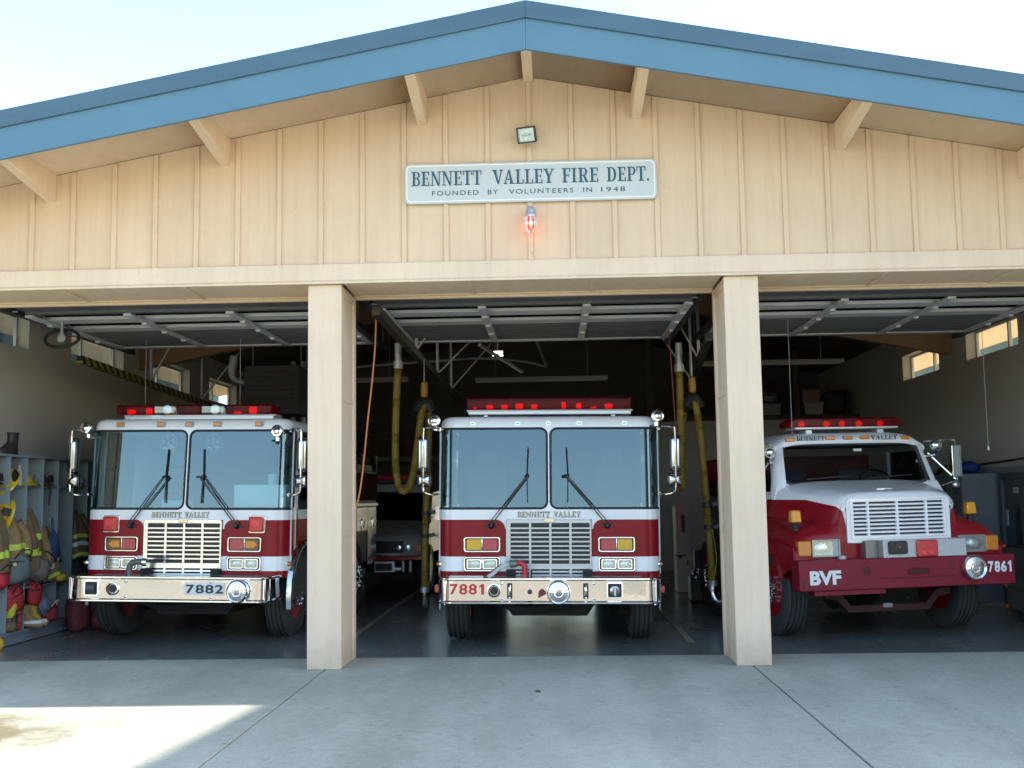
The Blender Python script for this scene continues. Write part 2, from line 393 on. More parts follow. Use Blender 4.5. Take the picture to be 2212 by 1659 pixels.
# ================================================================ SETTING
def concrete(name, base, rough, blotch, spotscale=2.0, spec=.4):
    m = bpy.data.materials.new(name); m.use_nodes = True; nt = m.node_tree; b = nt.nodes['Principled BSDF']
    b.inputs['Specular IOR Level'].default_value = spec
    tc = nt.nodes.new('ShaderNodeTexCoord')
    def noise(sc, det, ro, vec=None, dist=0):
        n = nt.nodes.new('ShaderNodeTexNoise'); n.inputs['Scale'].default_value = sc; n.inputs['Detail'].default_value = det; n.inputs['Roughness'].default_value = ro; n.inputs['Distortion'].default_value = dist
        nt.links.new(vec or tc.outputs['Object'], n.inputs[0]); return n
    def ramp(n, a, ca, b_, cb):
        r = nt.nodes.new('ShaderNodeValToRGB'); e = r.color_ramp.elements
        e[0].position = a; e[0].color = (*ca, 1); e[1].position = b_; e[1].color = (*cb, 1); nt.links.new(n.outputs['Fac'], r.inputs[0]); return r
    def mul(a, b_, f=1.0):
        x = nt.nodes.new('ShaderNodeMix'); x.data_type = 'RGBA'; x.blend_type = 'MULTIPLY'; x.inputs[0].default_value = f
        nt.links.new(a, x.inputs[6]); nt.links.new(b_, x.inputs[7]); return x.outputs[2]
    mp = nt.nodes.new('ShaderNodeMapping'); mp.inputs['Scale'].default_value = (1, .35, 1); nt.links.new(tc.outputs['Object'], mp.inputs[0])
    c1 = ramp(noise(.55, 6, .6, None, .6), .3, [c * (1 - blotch) for c in base], .72, [c * (1 + blotch * .7) for c in base])
    c2 = ramp(noise(spotscale, 9, .72, mp.outputs[0]), .32, (.80, .80, .80), .6, (1.06, 1.06, 1.06))
    c3 = ramp(noise(110, 3, .6), .30, (.70, .70, .70), .70, (1.20, 1.20, 1.20))
    c5 = ramp(noise(14, 6, .7), .34, (.90, .90, .895), .62, (1.05, 1.05, 1.05))
    c4 = ramp(noise(9, 3, .5), .30, (.60, .59, .57), .37, (1, 1, 1))
    o = mul(mul(mul(c1.outputs[0], c2.outputs[0], .7), c3.outputs[0]), c4.outputs[0], .45); o = mul(o, c5.outputs[0])
    # tyre tracks in front of every bay, oil drips between them, hairline cracks
    sx = nt.nodes.new('ShaderNodeSeparateXYZ'); nt.links.new(tc.outputs['Object'], sx.inputs[0])
    def math(op, a, b_=None, c=None):
        n = nt.nodes.new('ShaderNodeMath'); n.operation = op
        for i, v in enumerate((a, b_, c)):
            if v is None: continue
            if isinstance(v, (int, float)): n.inputs[i].default_value = v
            else: nt.links.new(v, n.inputs[i])
        return n.outputs[0]
    wob = noise(.8, 3, .5); wv = math('MULTIPLY_ADD', wob.outputs['Fac'], .35, sx.outputs[0])
    bay = math('PINGPONG', math('ADD', wv, 40 * 3.98 - .17), 1.99)
    tr = math('ABSOLUTE', math('SUBTRACT', bay, 1.0))
    rt = nt.nodes.new('ShaderNodeValToRGB'); e = rt.color_ramp.elements; e[0].position = .10; e[0].color = (.80, .80, .79, 1); e[1].position = .26; e[1].color = (1, 1, 1, 1); nt.links.new(tr, rt.inputs[0])
    o = mul(o, rt.outputs[0], .4)
    vo = nt.nodes.new('ShaderNodeTexVoronoi'); vo.inputs['Scale'].default_value = 2.3; nt.links.new(tc.outputs['Object'], vo.inputs[0])
    rv = nt.nodes.new('ShaderNodeValToRGB'); e = rv.color_ramp.elements; e[0].position = .03; e[0].color = (.45, .44, .42, 1); e[1].position = .075; e[1].color = (1, 1, 1, 1); nt.links.new(vo.outputs['Distance'], rv.inputs[0])
    o = mul(o, rv.outputs[0], .5)
    # brown dirt washed over the slab at the left
    dx_ = math('MULTIPLY', math('ADD', sx.outputs[0], 4.3), .62); dy_ = math('ADD', sx.outputs[1], 2.75)
    dd = math('SQRT', math('ADD', math('MULTIPLY', dx_, dx_), math('MULTIPLY', dy_, dy_)))
    df = math('ADD', dd, math('MULTIPLY', noise(2.4, 8, .7).outputs['Fac'], 1.6))
    rd = nt.nodes.new('ShaderNodeValToRGB'); e = rd.color_ramp.elements; e[0].position = .72; e[0].color = (.42, .345, .25, 1); e[1].position = 1.0; e[1].color = (1, 1, 1, 1)
    nt.links.new(math('MULTIPLY', df, .6), rd.inputs[0]); o = mul(o, rd.outputs[0], 1.0 if spotscale > 1.5 else 0.0)
    wn_ = noise(.9, 4, .6, None, 2.5)
    cr = math('ABSOLUTE', math('SUBTRACT', wn_.outputs['Fac'], .5))
    rc = nt.nodes.new('ShaderNodeValToRGB'); e = rc.color_ramp.elements; e[0].position = .0; e[0].color = (.62, .61, .6, 1); e[1].position = .0035; e[1].color = (1, 1, 1, 1); nt.links.new(cr, rc.inputs[0])
    o = mul(o, rc.outputs[0], .35)
    nt.links.new(o, b.inputs['Base Color'])
    mr = nt.nodes.new('ShaderNodeMapRange'); mr.inputs[3].default_value = rough - .1; mr.inputs[4].default_value = rough + .12
    nt.links.new(c2.inputs[0].links[0].from_socket, mr.inputs[0]); nt.links.new(mr.outputs[0], b.inputs['Roughness'])
    bp_ = nt.nodes.new('ShaderNodeBump'); bp_.inputs['Strength'].default_value = .12; bp_.inputs['Distance'].default_value = .004
    nt.links.new(c3.inputs[0].links[0].from_socket, bp_.inputs['Height']); nt.links.new(bp_.outputs[0], b.inputs['Normal'])
    return m
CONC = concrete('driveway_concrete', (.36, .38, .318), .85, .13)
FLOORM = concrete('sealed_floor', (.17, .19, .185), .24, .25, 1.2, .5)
GRASSM = mat('dry_grass', (.30, .235, .12), .95, var=.25, vscale=.6, bump=.5, bscale=25)
JOINT = mat('joint_filler', (.05, .048, .045), .9)

hl_ = MB(); rows = []
for j in range(9):
    yy = -45 - j * 22
    rows.append([(x, yy, -.3 + (9 + 5 * sin(x * .021 + 1) + 3 * sin(x * .05)) * (sin(pi / 2 * j / 8) ** 1.3)) for x in range(-200, 201, 10)])
hl_.grid(rows)
HILLM = mat('golden_hillside', (.17, .145, .10), .95, var=.5, vscale=.035, dirt=((.025, .035, .014), .06, .52))
struct(hl_.build('hills', HILLM))
struct(MB().box(-400, 400, -400, 400, -.5, -.12).build('ground', GRASSM))
d = MB()
for x0, x1 in ((-16, -1.992), (-1.978, 1.978), (1.992, 16)):
    for y0, y1 in ((-7.9, .75), (-16, -7.914)):
        d.box(x0, x1, y0, y1, -.11, 0)
struct(d.build('driveway', CONC, bevel=.006))
struct(MB().box(-16, 16, -15.95, .7, -.115, -.02).build('driveway_joint', JOINT))
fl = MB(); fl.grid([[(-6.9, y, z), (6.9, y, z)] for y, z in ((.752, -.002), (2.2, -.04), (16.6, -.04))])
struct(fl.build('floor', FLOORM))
# faded bay marking on the floor
ylw = mat('faded_yellow_line', (.30, .27, .19), .6, var=.4, vscale=14)
struct(MB().box(1.62, 1.69, 1.3, 9, -.037, -.032).build('floor_marking', ylw))
struct(MB().box(-2.25, -2.18, 1.3, 9, -.037, -.032).build('floor_marking', ylw))

SL = .187
def zs(x): return 5.66 - SL * abs(x)
XE = 8.1
st = thing('fire_station', 'tan board and batten fire station with blue gabled fascia and three open bays', 'fire station')
# siding with its battens
sd = MB()
sd.prism([(-6.65, 3.80), (6.65, 3.80), (6.65, zs(6.65) - .002), (0, 5.658), (-6.65, zs(6.65) - .002)], 'xz', 0, .12)
for k in range(-16, 17):
    x = k * .4064; w = .024
    if abs(x) < .001:
        sd.prism([(-w, 3.825), (w, 3.825), (w, 5.60), (-w, 5.60)], 'xz', -.019, 0.002); continue
    a = zs(abs(x) - w) - .012; b = zs(abs(x) + w) - .012
    L_, R_ = (b, a) if x < 0 else (a, b)
    sd.prism([(x - w, 3.825), (x + w, 3.825), (x + w, R_), (x - w, L_)], 'xz', -.019 - .001 * random.random(), 0.002)
sd.build('siding', TAN, st, bevel=.003, seg=1)
# soffit of the overhangs
so = MB()
for s in (-1, 1):
    so.prism([(0, 5.66), (s * XE, zs(XE)), (s * XE, zs(XE) + .02), (0, 5.68)], 'xz', -1.02, .0)
    so.prism([(s * 6.86, zs(6.86)), (s * XE, zs(XE)), (s * XE, zs(XE) + .02), (s * 6.86, zs(6.86) + .02)], 'xz', .002, 16.7)
so.build('soffit', SOFF, st)
rf = MB(); ce = MB()
for s in (-1, 1):
    rf.prism([(0, 5.684), (s * XE, zs(XE) + .024), (s * XE, zs(XE) + .25), (0, 5.91)], 'xz', -1.015, 16.75)
    ce.prism([(0, 5.655), (s * 6.64, zs(6.64) - .005), (s * 6.64, zs(6.64) + .015), (0, 5.675)], 'xz', .125, 16.4)
rf.build('roof', ROOF, st); ce.build('ceiling', WOOD, st)
for s in (-1, 1):
    f = MB().prism([(0, 5.50), (s * XE, 5.50 - SL * XE), (s * XE, 5.79 - SL * XE), (0, 5.79)], 'xz', -1.055, -1.022)
    f.box(*sorted((s * (XE + .002), s * (XE + .035))), -1.05, 16.7, zs(XE) - .16, zs(XE) + .2)
    f.build('fascia', BLUE, st, bevel=.004, seg=1)
    MB().prism([(0, 5.783), (s * (XE + .04), 5.783 - SL * XE), (s * (XE + .04), 5.942 - SL * XE), (0, 5.942)], 'xz', -1.078, -1.018).build('drip_edge', BLUE2, st, bevel=.004, seg=1)
# tapered outlookers under the gable overhang
for x in (0, -1.04, 1.04, -2.98, 2.98, -4.70, 4.70, -6.5, 6.5):
    w = .048; mb = MB()
    if x == 0:
        mb.prism([(-1.02, 5.56), (0, 5.602), (0, 5.655), (-1.02, 5.655)], 'yz', -w, w)
    else:
        s = 1 if x > 0 else -1
        v = []
        for y, dp in ((-1.02, .135), (-.0, .262)):
            for xx in (x - w, x + w): v += [(xx, y, zs(xx) - .001), (xx, y, zs(x) - dp)]
        mb.add(v, [(0, 2, 3, 1), (4, 5, 7, 6), (0, 1, 5, 4), (2, 6, 7, 3), (1, 3, 7, 5), (0, 4, 6, 2)])
    mb.build('outlooker', SOFF, st, bevel=.004, seg=1)
# lintel over the bays
li = MB().box(-6.65, 6.65, -.036, -.001, 3.668, 3.835)
li.box(-6.65, 6.65, -.052, -.002, 3.640, 3.665)
li.box(-6.65, 6.65, -.044, -.002, 3.666, 3.676)
li.build('lintel', CREAM, st, bevel=.004, seg=1)
sp = MB()
for c in (-3.98, 0, 3.98):
    sp.box(c - 1.82, c + 1.82, 0.0, .72, 3.652, 3.79)
    for q in (-.6, .6): sp.box(c + q - .02, c + q + .02, .004, .70, 3.640, 3.653)
    sp.box(c - 1.82, c + 1.82, .70, .76, 3.615, 3.651)
    sp.box(c - 1.82, c + 1.82, .655, .70, 3.636, 3.6515)
sp.box(-6.64, 6.64, .722, .80, 3.653, 4.2)
sp.build('lintel_soffit', SOFF, st, bevel=.003, seg=1)
# pillars
for x0, x1 in ((-2.155, -1.83), (1.83, 2.155), (-6.64, -6.35), (6.35, 6.64)):
    mb = MB().box(x0 + .014, x1 - .014, .02, .74, 0, 3.639)
    mb.box(x0, x1, 0, .034, .002, 3.6385)
    mb.box(x0 + .002, x1 - .002, .0345, .10, .002, 3.6385)
    mb.box(x0 - .006, x1 + .006, .66, .748, .002, 3.636)
    mb.box(x0 - .004, x1 + .004, .702, .752, .002, 3.637)
    for z in (1.22, 2.52): mb.box(x0 + .006, x1 - .006, .101, .658, z, z + .05)
    mb.box(x0 + .004, x1 - .004, .101, .655, 3.55, 3.637)
    mb.build('pillar', CREAM, st, bevel=.004, seg=1)
# side walls with high windows
WZ0, WZ1 = 3.58, 4.03
wins = {-1: [(1.75, 3.66), (4.94, 6.86), (8.1, 10.1), (11.3, 13.2)], 1: [(1.75, 3.66), (4.98, 6.9), (8.13, 10.03)]}
for s in (-1, 1):
    a, b = sorted((s * 6.65, s * 6.85))
    w = MB().box(a, b, .12, 16.4, -.03, WZ0)
    ys = [.12] + [q for p in wins[s] for q in p] + [16.4]
    for i in range(0, len(ys), 2): w.box(a, b, ys[i], ys[i + 1], WZ0, WZ1)
    w.prism([(s * 6.65, WZ1), (s * 6.85, WZ1), (s * 6.85, zs(6.85) + .015), (s * 6.65, zs(6.65) + .015)], 'xz', .12, 16.4)
    w.build('side_wall', INWALL, st)
    for y0, y1 in wins[s]:
        a, b = sorted((s * 6.80, s * 6.845)); f = MB()
        f.box(a, b, y0, y0 + .035, WZ0, WZ1).box(a, b, y1 - .035, y1, WZ0, WZ1).box(a, b, y0, y1, WZ0, WZ0 + .035).box(a, b, y0, y1, WZ1 - .035, WZ1)
        ym = y0 + (y1 - y0) * .36; f.box(a - .002, b + .002, ym - .022, ym + .022, WZ0, WZ1)
        fo = f.build('window', GALV, st, bevel=.003, seg=1)
        MB().box(s * 6.822 - .003, s * 6.822 + .003, y0 + .03, y1 - .03, WZ0 + .03, WZ1 - .03).build('pane', GLASSW, fo)
# back wall with a lit opening
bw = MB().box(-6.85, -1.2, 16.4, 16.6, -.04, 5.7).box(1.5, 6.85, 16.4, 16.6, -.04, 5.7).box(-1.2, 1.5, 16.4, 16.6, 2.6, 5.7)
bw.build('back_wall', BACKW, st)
fo = MB().box(-1.2, 1.5, 16.45, 16.5, -.04, .06).box(-1.2, 1.5, 16.45, 16.5, 2.5, 2.6)
for x in (-1.16, -.32, .58, 1.46): fo.box(x - .04, x + .04, 16.452, 16.498, -.04, 2.6)
for z in (.66, 1.28, 1.9): fo.box(-1.2, 1.5, 16.454, 16.496, z - .04, z + .04)
fo = fo.build('rear_door', GALV, st)
MB().box(-1.19, 1.49, 16.47, 16.476, -.03, 2.58).build('pane', GLASSW, fo)
# big laminated roof beams inside
for y in (7.5,):
    g = MB()
    for s in (-1, 1): g.prism([(0, 5.0), (s * 6.64, 5.0 - SL * 6.64), (s * 6.64, zs(6.64) - .02), (0, 5.64)], 'xz', y, y + .16)
    g.build('roof_beam', GLULAM, st)
# partition of the rear room with the loft on top
MB().box(2.2, 6.64, 13.0, 13.12, -.03, 3.1).build('partition', INWHITE, st)
lf = MB().box(2.1, 6.64, 12.95, 16.39, 3.105, 3.2)
lf.box(5.28, 5.40, 13.0, 13.1, 3.2, 4.55).box(2.2, 2.32, 13.0, 13.1, 3.2, 4.9)
lf.build('loft', WOOD, st)

# neighbouring wing on the right, outside the picture, whose shadow covers the apron
nb = thing('neighbouring_wing', 'tan wing standing forward to the right of the bays', 'building', (8.35, -.95, 0), 0)
nbm = MB()
P = [(.25, 2.2), (-.27, -2.35), (6, -2.35), (6, 2.2)]
nbm.prism(P, 'xy', -.12, 5.82)
nbm.build('wall', mat('pale_stucco', (.74, .70, .62), .85, var=.04), nb)
MB().prism([(.24, 2.26), (-.29, -2.41), (6.1, -2.41), (6.1, 2.26)], 'xy', 5.822, 6.0).build('parapet', BLUE, nb)

# ================================================================ GARAGE DOORS (raised)
def garage_door(label):
    t = thing('garage_door', label, 'garage door', (0, 0, 3.72), 0, 'raised sectional garage doors over the bays')
    MB().box(-1.74, 1.74, .80, 1.62, .0, .04).box(-1.74, 1.74, 1.62, 1.70, -.03, .035).build('top_panel', ALUD, t, bevel=.004, seg=1)
    for y0, y1 in ((1.72, 2.06), (2.34, 2.74)):
        MB().box(-1.70, 1.70, y0, y1, .010, .016).build('glass_panel', glass_mat('door_glass', (.16, .17, .18), .015), t)
    for y0, y1 in ((2.06, 2.19), (2.205, 2.34), (2.74, 2.86), (2.875, 3.0)):
        MB().box(-1.74, 1.74, y0, y1, -.028, .03).build('rail', ALU, t, bevel=.006)
    r = MB(); y = 3.01
    while y < 4.26:
        r.prism([(y, .0), (y + .04, -.035), (y + .07, -.035), (y + .11, .0), (y + .135, .0), (y + .135, .025), (y, .025)], 'yz', -1.73, 1.73); y += .1355
    r.build('ribbed_panel', ALUD, t, smooth=0)
    MB().box(-1.74, 1.74, 4.30, 4.40, -.055, .03).box(-1.74, 1.74, 4.40, 4.415, -.03, .02).build('bottom_rail', mat('pale_aluminium', (.55, .56, .57), .4, .4), t, bevel=.004)
    for x in (-1.70, -.58, .58, 1.70):
        s = MB()
        for y0, y1 in ((1.63, 2.19), (2.20, 2.86), (2.87, 3.55), (3.56, 4.28)): s.box(x - .045, x + .045, y0, y1, -.062, -.032)
        for yy in (2.19, 2.865, 3.555): s.box(x - .03, x + .03, yy - .04, yy + .05, -.085, -.062)
        s.build('stile', ALU, t, bevel=.004, seg=1)
    for x in (-1.80, 1.80):
        MB().box(x - .03, x + .03, .8, 5.0, -.05, -.045).box(x - .03, x - .026, .8, 5.0, -.045, .02).box(x + .026, x + .03, .8, 5.0, -.045, .02).build('track', DKST, t)
        h = MB().bar((x, 4.9, -.05), (x, 4.9, 1.0), .04, .006).bar((x, 2.9, .02), (x, 2.9, 1.1), .04, .006)
        h.build('hanger', GALV, t)
        rl = MB()
        for yy in (1.4, 2.2, 2.87, 3.56, 4.33): rl.lathe((x - (.09 if x > 0 else -.09), yy, -.03), (1 if x > 0 else -1, 0, 0), [(.01, 0), (.01, .07), (.022, .07), (.022, .09)], 10)
        rl.build('roller', GALV, t)
    sh = MB().tube([(-1.75, .9, .22), (1.75, .9, .22)], .016, 8)
    for x in (-.3, .5): sh.lathe((x, .9, .22), (1, 0, 0), [(.05, 0), (.05, .45)], 14)
    sh.build('spring_shaft', DKST, t)
    return t
gd = garage_door('raised sectional garage door above the middle bay')
for x, lb in ((-3.98, 'raised sectional garage door above the left bay'), (3.98, 'raised sectional garage door above the right bay')):
    g2 = copy_tree(gd); g2.location.x = x; g2['label'] = lb

# ================================================================ FRONT WALL FITTINGS
sg = thing('name_sign', 'grey sign reading BENNETT VALLEY FIRE DEPT. above the middle bay', 'sign', (0.004, -.022, 4.597))
bd = MB().prism(rrect(-1.213, 1.213, -.196, .196, .05, 6), 'xz', -.026, 0)
bd.build('board', mat('sign_grey_paint', (.50, .53, .51), .4, var=.04, vscale=2, coat=.2), sg, bevel=.003)
MB().ring(rrect(-1.198, 1.198, -.181, .181, .045, 6), rrect(-1.186, 1.186, -.169, .169, .036, 6), 'xz', -.0262, -.031).build('border', LETW, sg)
def sgx(z): return (846.8 + z / 3.657 - 1145.7) / 224.5
W_ = [('BENNETT', 152, 708), ('VALLEY', 797, 1280), ('FIRE', 1345, 1632), ('DEPT.', 1697, 2030)]
serif([(w, (sgx(a) - .006, sgx(b) - .006, -.028, .117)) for w, a, b in W_], 'lettering', -.0262, mat('sign_highlight', (.75, .78, .77), .4), sg, .002)
serif([(w, (sgx(a), sgx(b), -.022, .120)) for w, a, b in W_], 'lettering', -.0285, TEAL, sg, .005)
for w, a, b in (('FOUNDED', 315, 685), ('BY', 757, 838), ('VOLUNTEERS', 925, 1433), ('IN', 1510, 1580), ('1948', 1652, 1840)):
    text(w, 'lettering', (sgx(a), sgx(b), -.118, -.072), -.0262, TEAL, sg, .003, 0, spacing=1.25)

fl_ = thing('floodlight', 'small tilted square floodlight fixed above the name sign', 'floodlight', (0.004, -.02, 5.03), -.22)
fl_.rotation_euler.y = -.03
MB().lathe((0, 0, .09), (0, -1, 0), [(.05, 0), (.05, .02), (.03, .035)], 16).bar((0, -.03, .085), (0, -.10, .03), .03, .03).build('bracket', TAN, fl_)
# shallow housing facing down and outwards
hs = MB().ring([(-.09, -.075), (.09, -.075), (.09, .075), (-.09, .075)], [(-.078, -.063), (.078, -.063), (.078, .063), (-.078, .063)], 'xz', -.03, .03)
hs.prism([(-.09, -.075), (.09, -.075), (.09, .075), (-.09, .075)], 'xz', .03, .036).prism([(-.06, -.05), (.06, -.05), (.06, .05), (-.06, .05)], 'xz', .036, .07)
def tdown(x, y, z):
    a = .42
    return (x, -.12 + y * cos(a) - z * sin(a), y * sin(a) + z * cos(a))
hs.build('housing', DKST, fl_, warp=tdown, bevel=.003, seg=1)
MB().box(-.078, .078, .0, .028, -.063, .063).build('reflector', CLEAR, fl_, warp=tdown)
MB().lathe((-.045, -.008, .0), (1, 0, 0), [(.012, 0), (.012, .09)], 10).build('bulb', PAPER, fl_, warp=tdown)
MB().box(-.08, .08, -.024, -.02, -.065, .065).build('lens', GLASSW, fl_, warp=tdown)

bc = thing('beacon', 'red beacon lamp glowing in a wire cage below the name sign', 'beacon', (0.006, -.02, 4.20))
MB().box(-.03, .03, -.07, .0, .09, .13).lathe((0, -.11, .06), (0, 0, 1), [(.054, -.035), (.054, -.01), (.046, .0), (.046, .03), (.038, .045), (.03, .07)], 18).build('housing', GALV, bc, bevel=.002, seg=1)
cg = MB()
for k in range(8):
    a = 2 * pi * k / 8
    cg.tube([(.05 * cos(a), -.11 + .05 * sin(a), .03), (.052 * cos(a), -.11 + .052 * sin(a), -.06), (.04 * cos(a), -.11 + .04 * sin(a), -.1), (.012 * cos(a), -.11 + .012 * sin(a), -.125)], .004, 5)
for z, r in ((-.01, .052), (-.06, .052)): cg.tube([(r * cos(2 * pi * k / 16), -.11 + r * sin(2 * pi * k / 16), z) for k in range(16)], .004, 5, closed=True)
cg.build('cage', POLISH, bc)
MB().lathe((0, -.11, 0), (0, 0, 1), [(.036, .03), (.038, -.05), (.028, -.09), (.0, -.1)], 16).build('globe', glass_mat('beacon_globe', (.95, .45, .42), .10), bc)
MB().sphere((0, -.11, -.035), .019, 10, 8, (1, 1, 1.4)).build('bulb', mat('lit_red_bulb', (.9, .1, .05), .4, emit=(1, .16, .04, 6)), bc)
bl = bpy.data.lights.new('beacon_glow', 'POINT'); bl.energy = .07; bl.color = (1, .12, .06); bl.shadow_soft_size = .03
blo = bpy.data.objects.new('beacon_glow', bl); C.objects.link(blo); blo.parent = bc; blo.location = (0, -.165, -.04)
# ================================================================ FIRE ENGINES
HW, CR = 1.22, .17           # half width and corner radius of the cab
SLEN = HW - CR               # straight half front
def cab_pt(s, inset=0.0):
    """point on the cab outline, s = distance from the centre of the front (right half)"""
    sl = SLEN; arc = CR * pi / 2; r = CR
    if s <= sl: x, y, nx, ny = s, 0, 0, -1
    elif s <= sl + arc:
        a = (s - sl) / r; x, y, nx, ny = sl + r * sin(a), r - r * cos(a), sin(a), -cos(a)
    else: x, y, nx, ny = HW, r + (s - sl - arc), 1, 0
    return x - nx * inset, y - ny * inset
ARC_END = SLEN + CR * pi / 2
def rake(x, y, z): return (x, y + max(0, z - 1.40) * .075, z)
WS0, WS1 = 1.445, 2.335      # windscreen bottom and top

def wheel(parent, x, y, z, side, r=.5, w=.27, rimmat=None, nuts=True, yaw=0):
    R_ = Matrix.Rotation(yaw, 3, 'Z')
    wp = lambda a, b, c: tuple(R_ @ Vector((a - x, b - y, c - z)) + Vector((x, y, z)))
    t = MB(); n = 48
    prof = [(r * .58, -w / 2 + .02), (r * .72, -w / 2), (r * .9, -w / 2 + .003), (r * .965, -w / 2 + .015), (r, -w / 2 + .035)]
    gro = [-.33, -.14, .06, .25]
    for g in gro: prof += [(r, g * w - .006), (r - .014, g * w - .004), (r - .014, g * w + .010), (r, g * w + .012)]
    prof += [(r, w / 2 - .035), (r * .965, w / 2 - .015), (r * .9, w / 2 - .003), (r * .72, w / 2), (r * .58, w / 2 - .02)]
    t.lathe((x, y, z), (1, 0, 0), prof, n, caps=False)
    wo = t.build('tyre', TYRE, parent, smooth=30, warp=wp)
    s = side
    rm = MB().lathe((x, y, z), (s, 0, 0), [(r * .6, w / 2 - .02), (r * .58, w / 2 - .01), (r * .54, w / 2 - .03), (r * .5, w / 2 - .10), (r * .34, w / 2 - .06), (r * .32, w / 2 - .04), (r * .2, w / 2 - .04)], 32)
    rm.lathe((x, y, z), (-s, 0, 0), [(r * .6, w / 2 - .02), (r * .4, w / 2 - .1), (.02, w / 2 - .12)], 24)
    rm.build('rim', rimmat or RED, wo, warp=wp).name = 'rim'
    if nuts:
        k_ = MB().lathe((x, y, z), (s, 0, 0), [(r * .2, w / 2 - .045), (r * .19, w / 2 + .03), (r * .12, w / 2 + .05), (.01, w / 2 + .055)], 20)
        for k in range(10):
            a = 2 * pi * k / 10; k_.lathe((x, y + r * .27 * cos(a), z + r * .27 * sin(a)), (s, 0, 0), [(.022, w / 2 - .05), (.022, w / 2 + .025), (.014, w / 2 + .05)], 8)
        k_.build('wheel_nuts', CHROME, wo, warp=wp)
    return wo

def pod(parent, x0, x1, z0, z1, name, lenses, y=-.012):
    """chrome twin lamp bezel with its lenses; lenses = list of (material, kind)"""
    n = len(lenses); w = (x1 - x0 - .05) / n; b = MB()
    b.ring(rrect(x0, x1, z0, z1, .028), rrect(x0 + .02, x1 - .02, z0 + .02, z1 - .02, .018), 'xz', y - .028, y + .012)
    for k in range(1, n): xm = x0 + .025 + w * k; b.box(xm - .007, xm + .007, y - .022, y + .012, z0 + .018, z1 - .018)
    po = b.build(name, CHROME, parent, bevel=.009, seg=3)
    MB().prism(rrect(x0 + .01, x1 - .01, z0 + .01, z1 - .01, .02), 'xz', y - .002, y + .012).build('backing', BLACK, po)
    for k, (m, kind) in enumerate(lenses):
        a = x0 + .025 + w * k + .010; c = x0 + .025 + w * (k + 1) - .010
        if kind == 'head':
            MB().ring(rrect(a, c, z0 + .028, z1 - .028, .012), rrect(a + .012, c - .012, z0 + .04, z1 - .04, .008), 'xz', y - .024, y - .004).build('lamp_ring', CHROME, po)
            MB().sphere(((a + c) / 2, y - .008, (z0 + z1) / 2), .035, 14, 8, ((c - a) / .09, .45, (z1 - z0 - .06) / .08)).build('headlight', CLEAR, po)
            MB().prism(rrect(a + .008, c - .008, z0 + .036, z1 - .036, .01), 'xz', y - .029, y - .026).build('headlight_lens', glass_mat('headlight_lens', (.80, .86, .86), .16, .05), po)
        else:
            l = MB().prism(rrect(a, c, z0 + .028, z1 - .028, .010), 'xz', y - .022, y - .003)
            for i in range(1, 7): xm = a + (c - a) * i / 7; l.box(xm - .003, xm + .003, y - .0245, y - .021, z0 + .034, z1 - .034)
            if kind == 'arrow':
                d_ = 1 if k == 0 else -1
                zc = (z0 + z1) / 2; xa, xb = (a + .012, c - .012) if k == 0 else (c - .012, a + .012)
                l2 = MB().prism([(xa, zc), (xa + d_ * .04, zc + .036), (xb, zc + .036), (xb, zc - .036), (xa + d_ * .04, zc - .036)], 'xz', y - .026, y - .02)
                l.build('signal_lens', DKST if False else mat('smoked_amber', (.20, .09, .02), .3, coat=.4), po); l2.build('arrow_lens', m, po)
            else: l.build('signal_lens', m, po)
    return po

def mirror_set(parent, s, small=True, zoff=0.0):
    """bracket with mirror heads on one side (s = -1 left, 1 right in the picture)"""
    xb = s * 1.225; xo = s * 1.395; y = -.04
    br = MB().tube(smooth_path([(xb, .06, 2.335), (s * 1.30, y, 2.345), (s * 1.375, y, 2.335), (xo, y, 2.30), (xo, y, 1.98), (xo, y, 1.68), (s * 1.375, y, 1.625), (s * 1.30, y, 1.60), (xb, .06, 1.605)], .04), .0125, 8)
    br.tube([(xb, .06, 2.33), (xb, .16, 2.33)], .02, 8).tube([(xb, .06, 1.605), (xb, .16, 1.605)], .02, 8)
    br.build('mirror_bracket', CHROME, parent)
    xc = s * 1.40; w, h = .066, .205
    rows = []
    for dy, k in ((.06, .86), (.055, 1), (.02, 1), (-.02, .93), (-.05, .76), (-.068, .48), (-.073, .15)):
        rows.append([(xc + a, y + .045 + dy * .8, 2.05 + b) for a, b in [(p * k, q * (1 - (1 - k) * .45)) for p, q in rrect(-w, w, -h, h, .04, 4)]])
    hd = MB().grid(rows, closed=True)
    hd.f.append(tuple(range(20))); hd.mi.append(0); hd.f.append(tuple(range(120, 140))[::-1]); hd.mi.append(0)
    mo = hd.build('mirror', mat('dull_mirror_chrome', (.42, .43, .44), .14, 1.0), parent, smooth=50)
    MB().prism(rrect(xc - w + .012, xc + w - .012, 1.85, 2.25, .03), 'xz', y + .094, y + .097).build('mirror_glass', STEEL, mo)
    if small:
        rows = []
        for dy, k in ((.05, .9), (.045, 1), (.0, 1), (-.035, .7), (-.05, .2)):
            rows.append([(xc - s * .015 + a * k, y + .03 + dy, 1.755 + b * k) for a, b in rrect(-.08, .08, -.072, .072, .02, 3)])
        sm = MB().grid(rows, closed=True); sm.f.append(tuple(range(16))); sm.mi.append(0); sm.f.append(tuple(range(64, 80))[::-1]); sm.mi.append(0)
        sm.build('convex_mirror', MATS['dull_mirror_chrome'], parent, smooth=50)

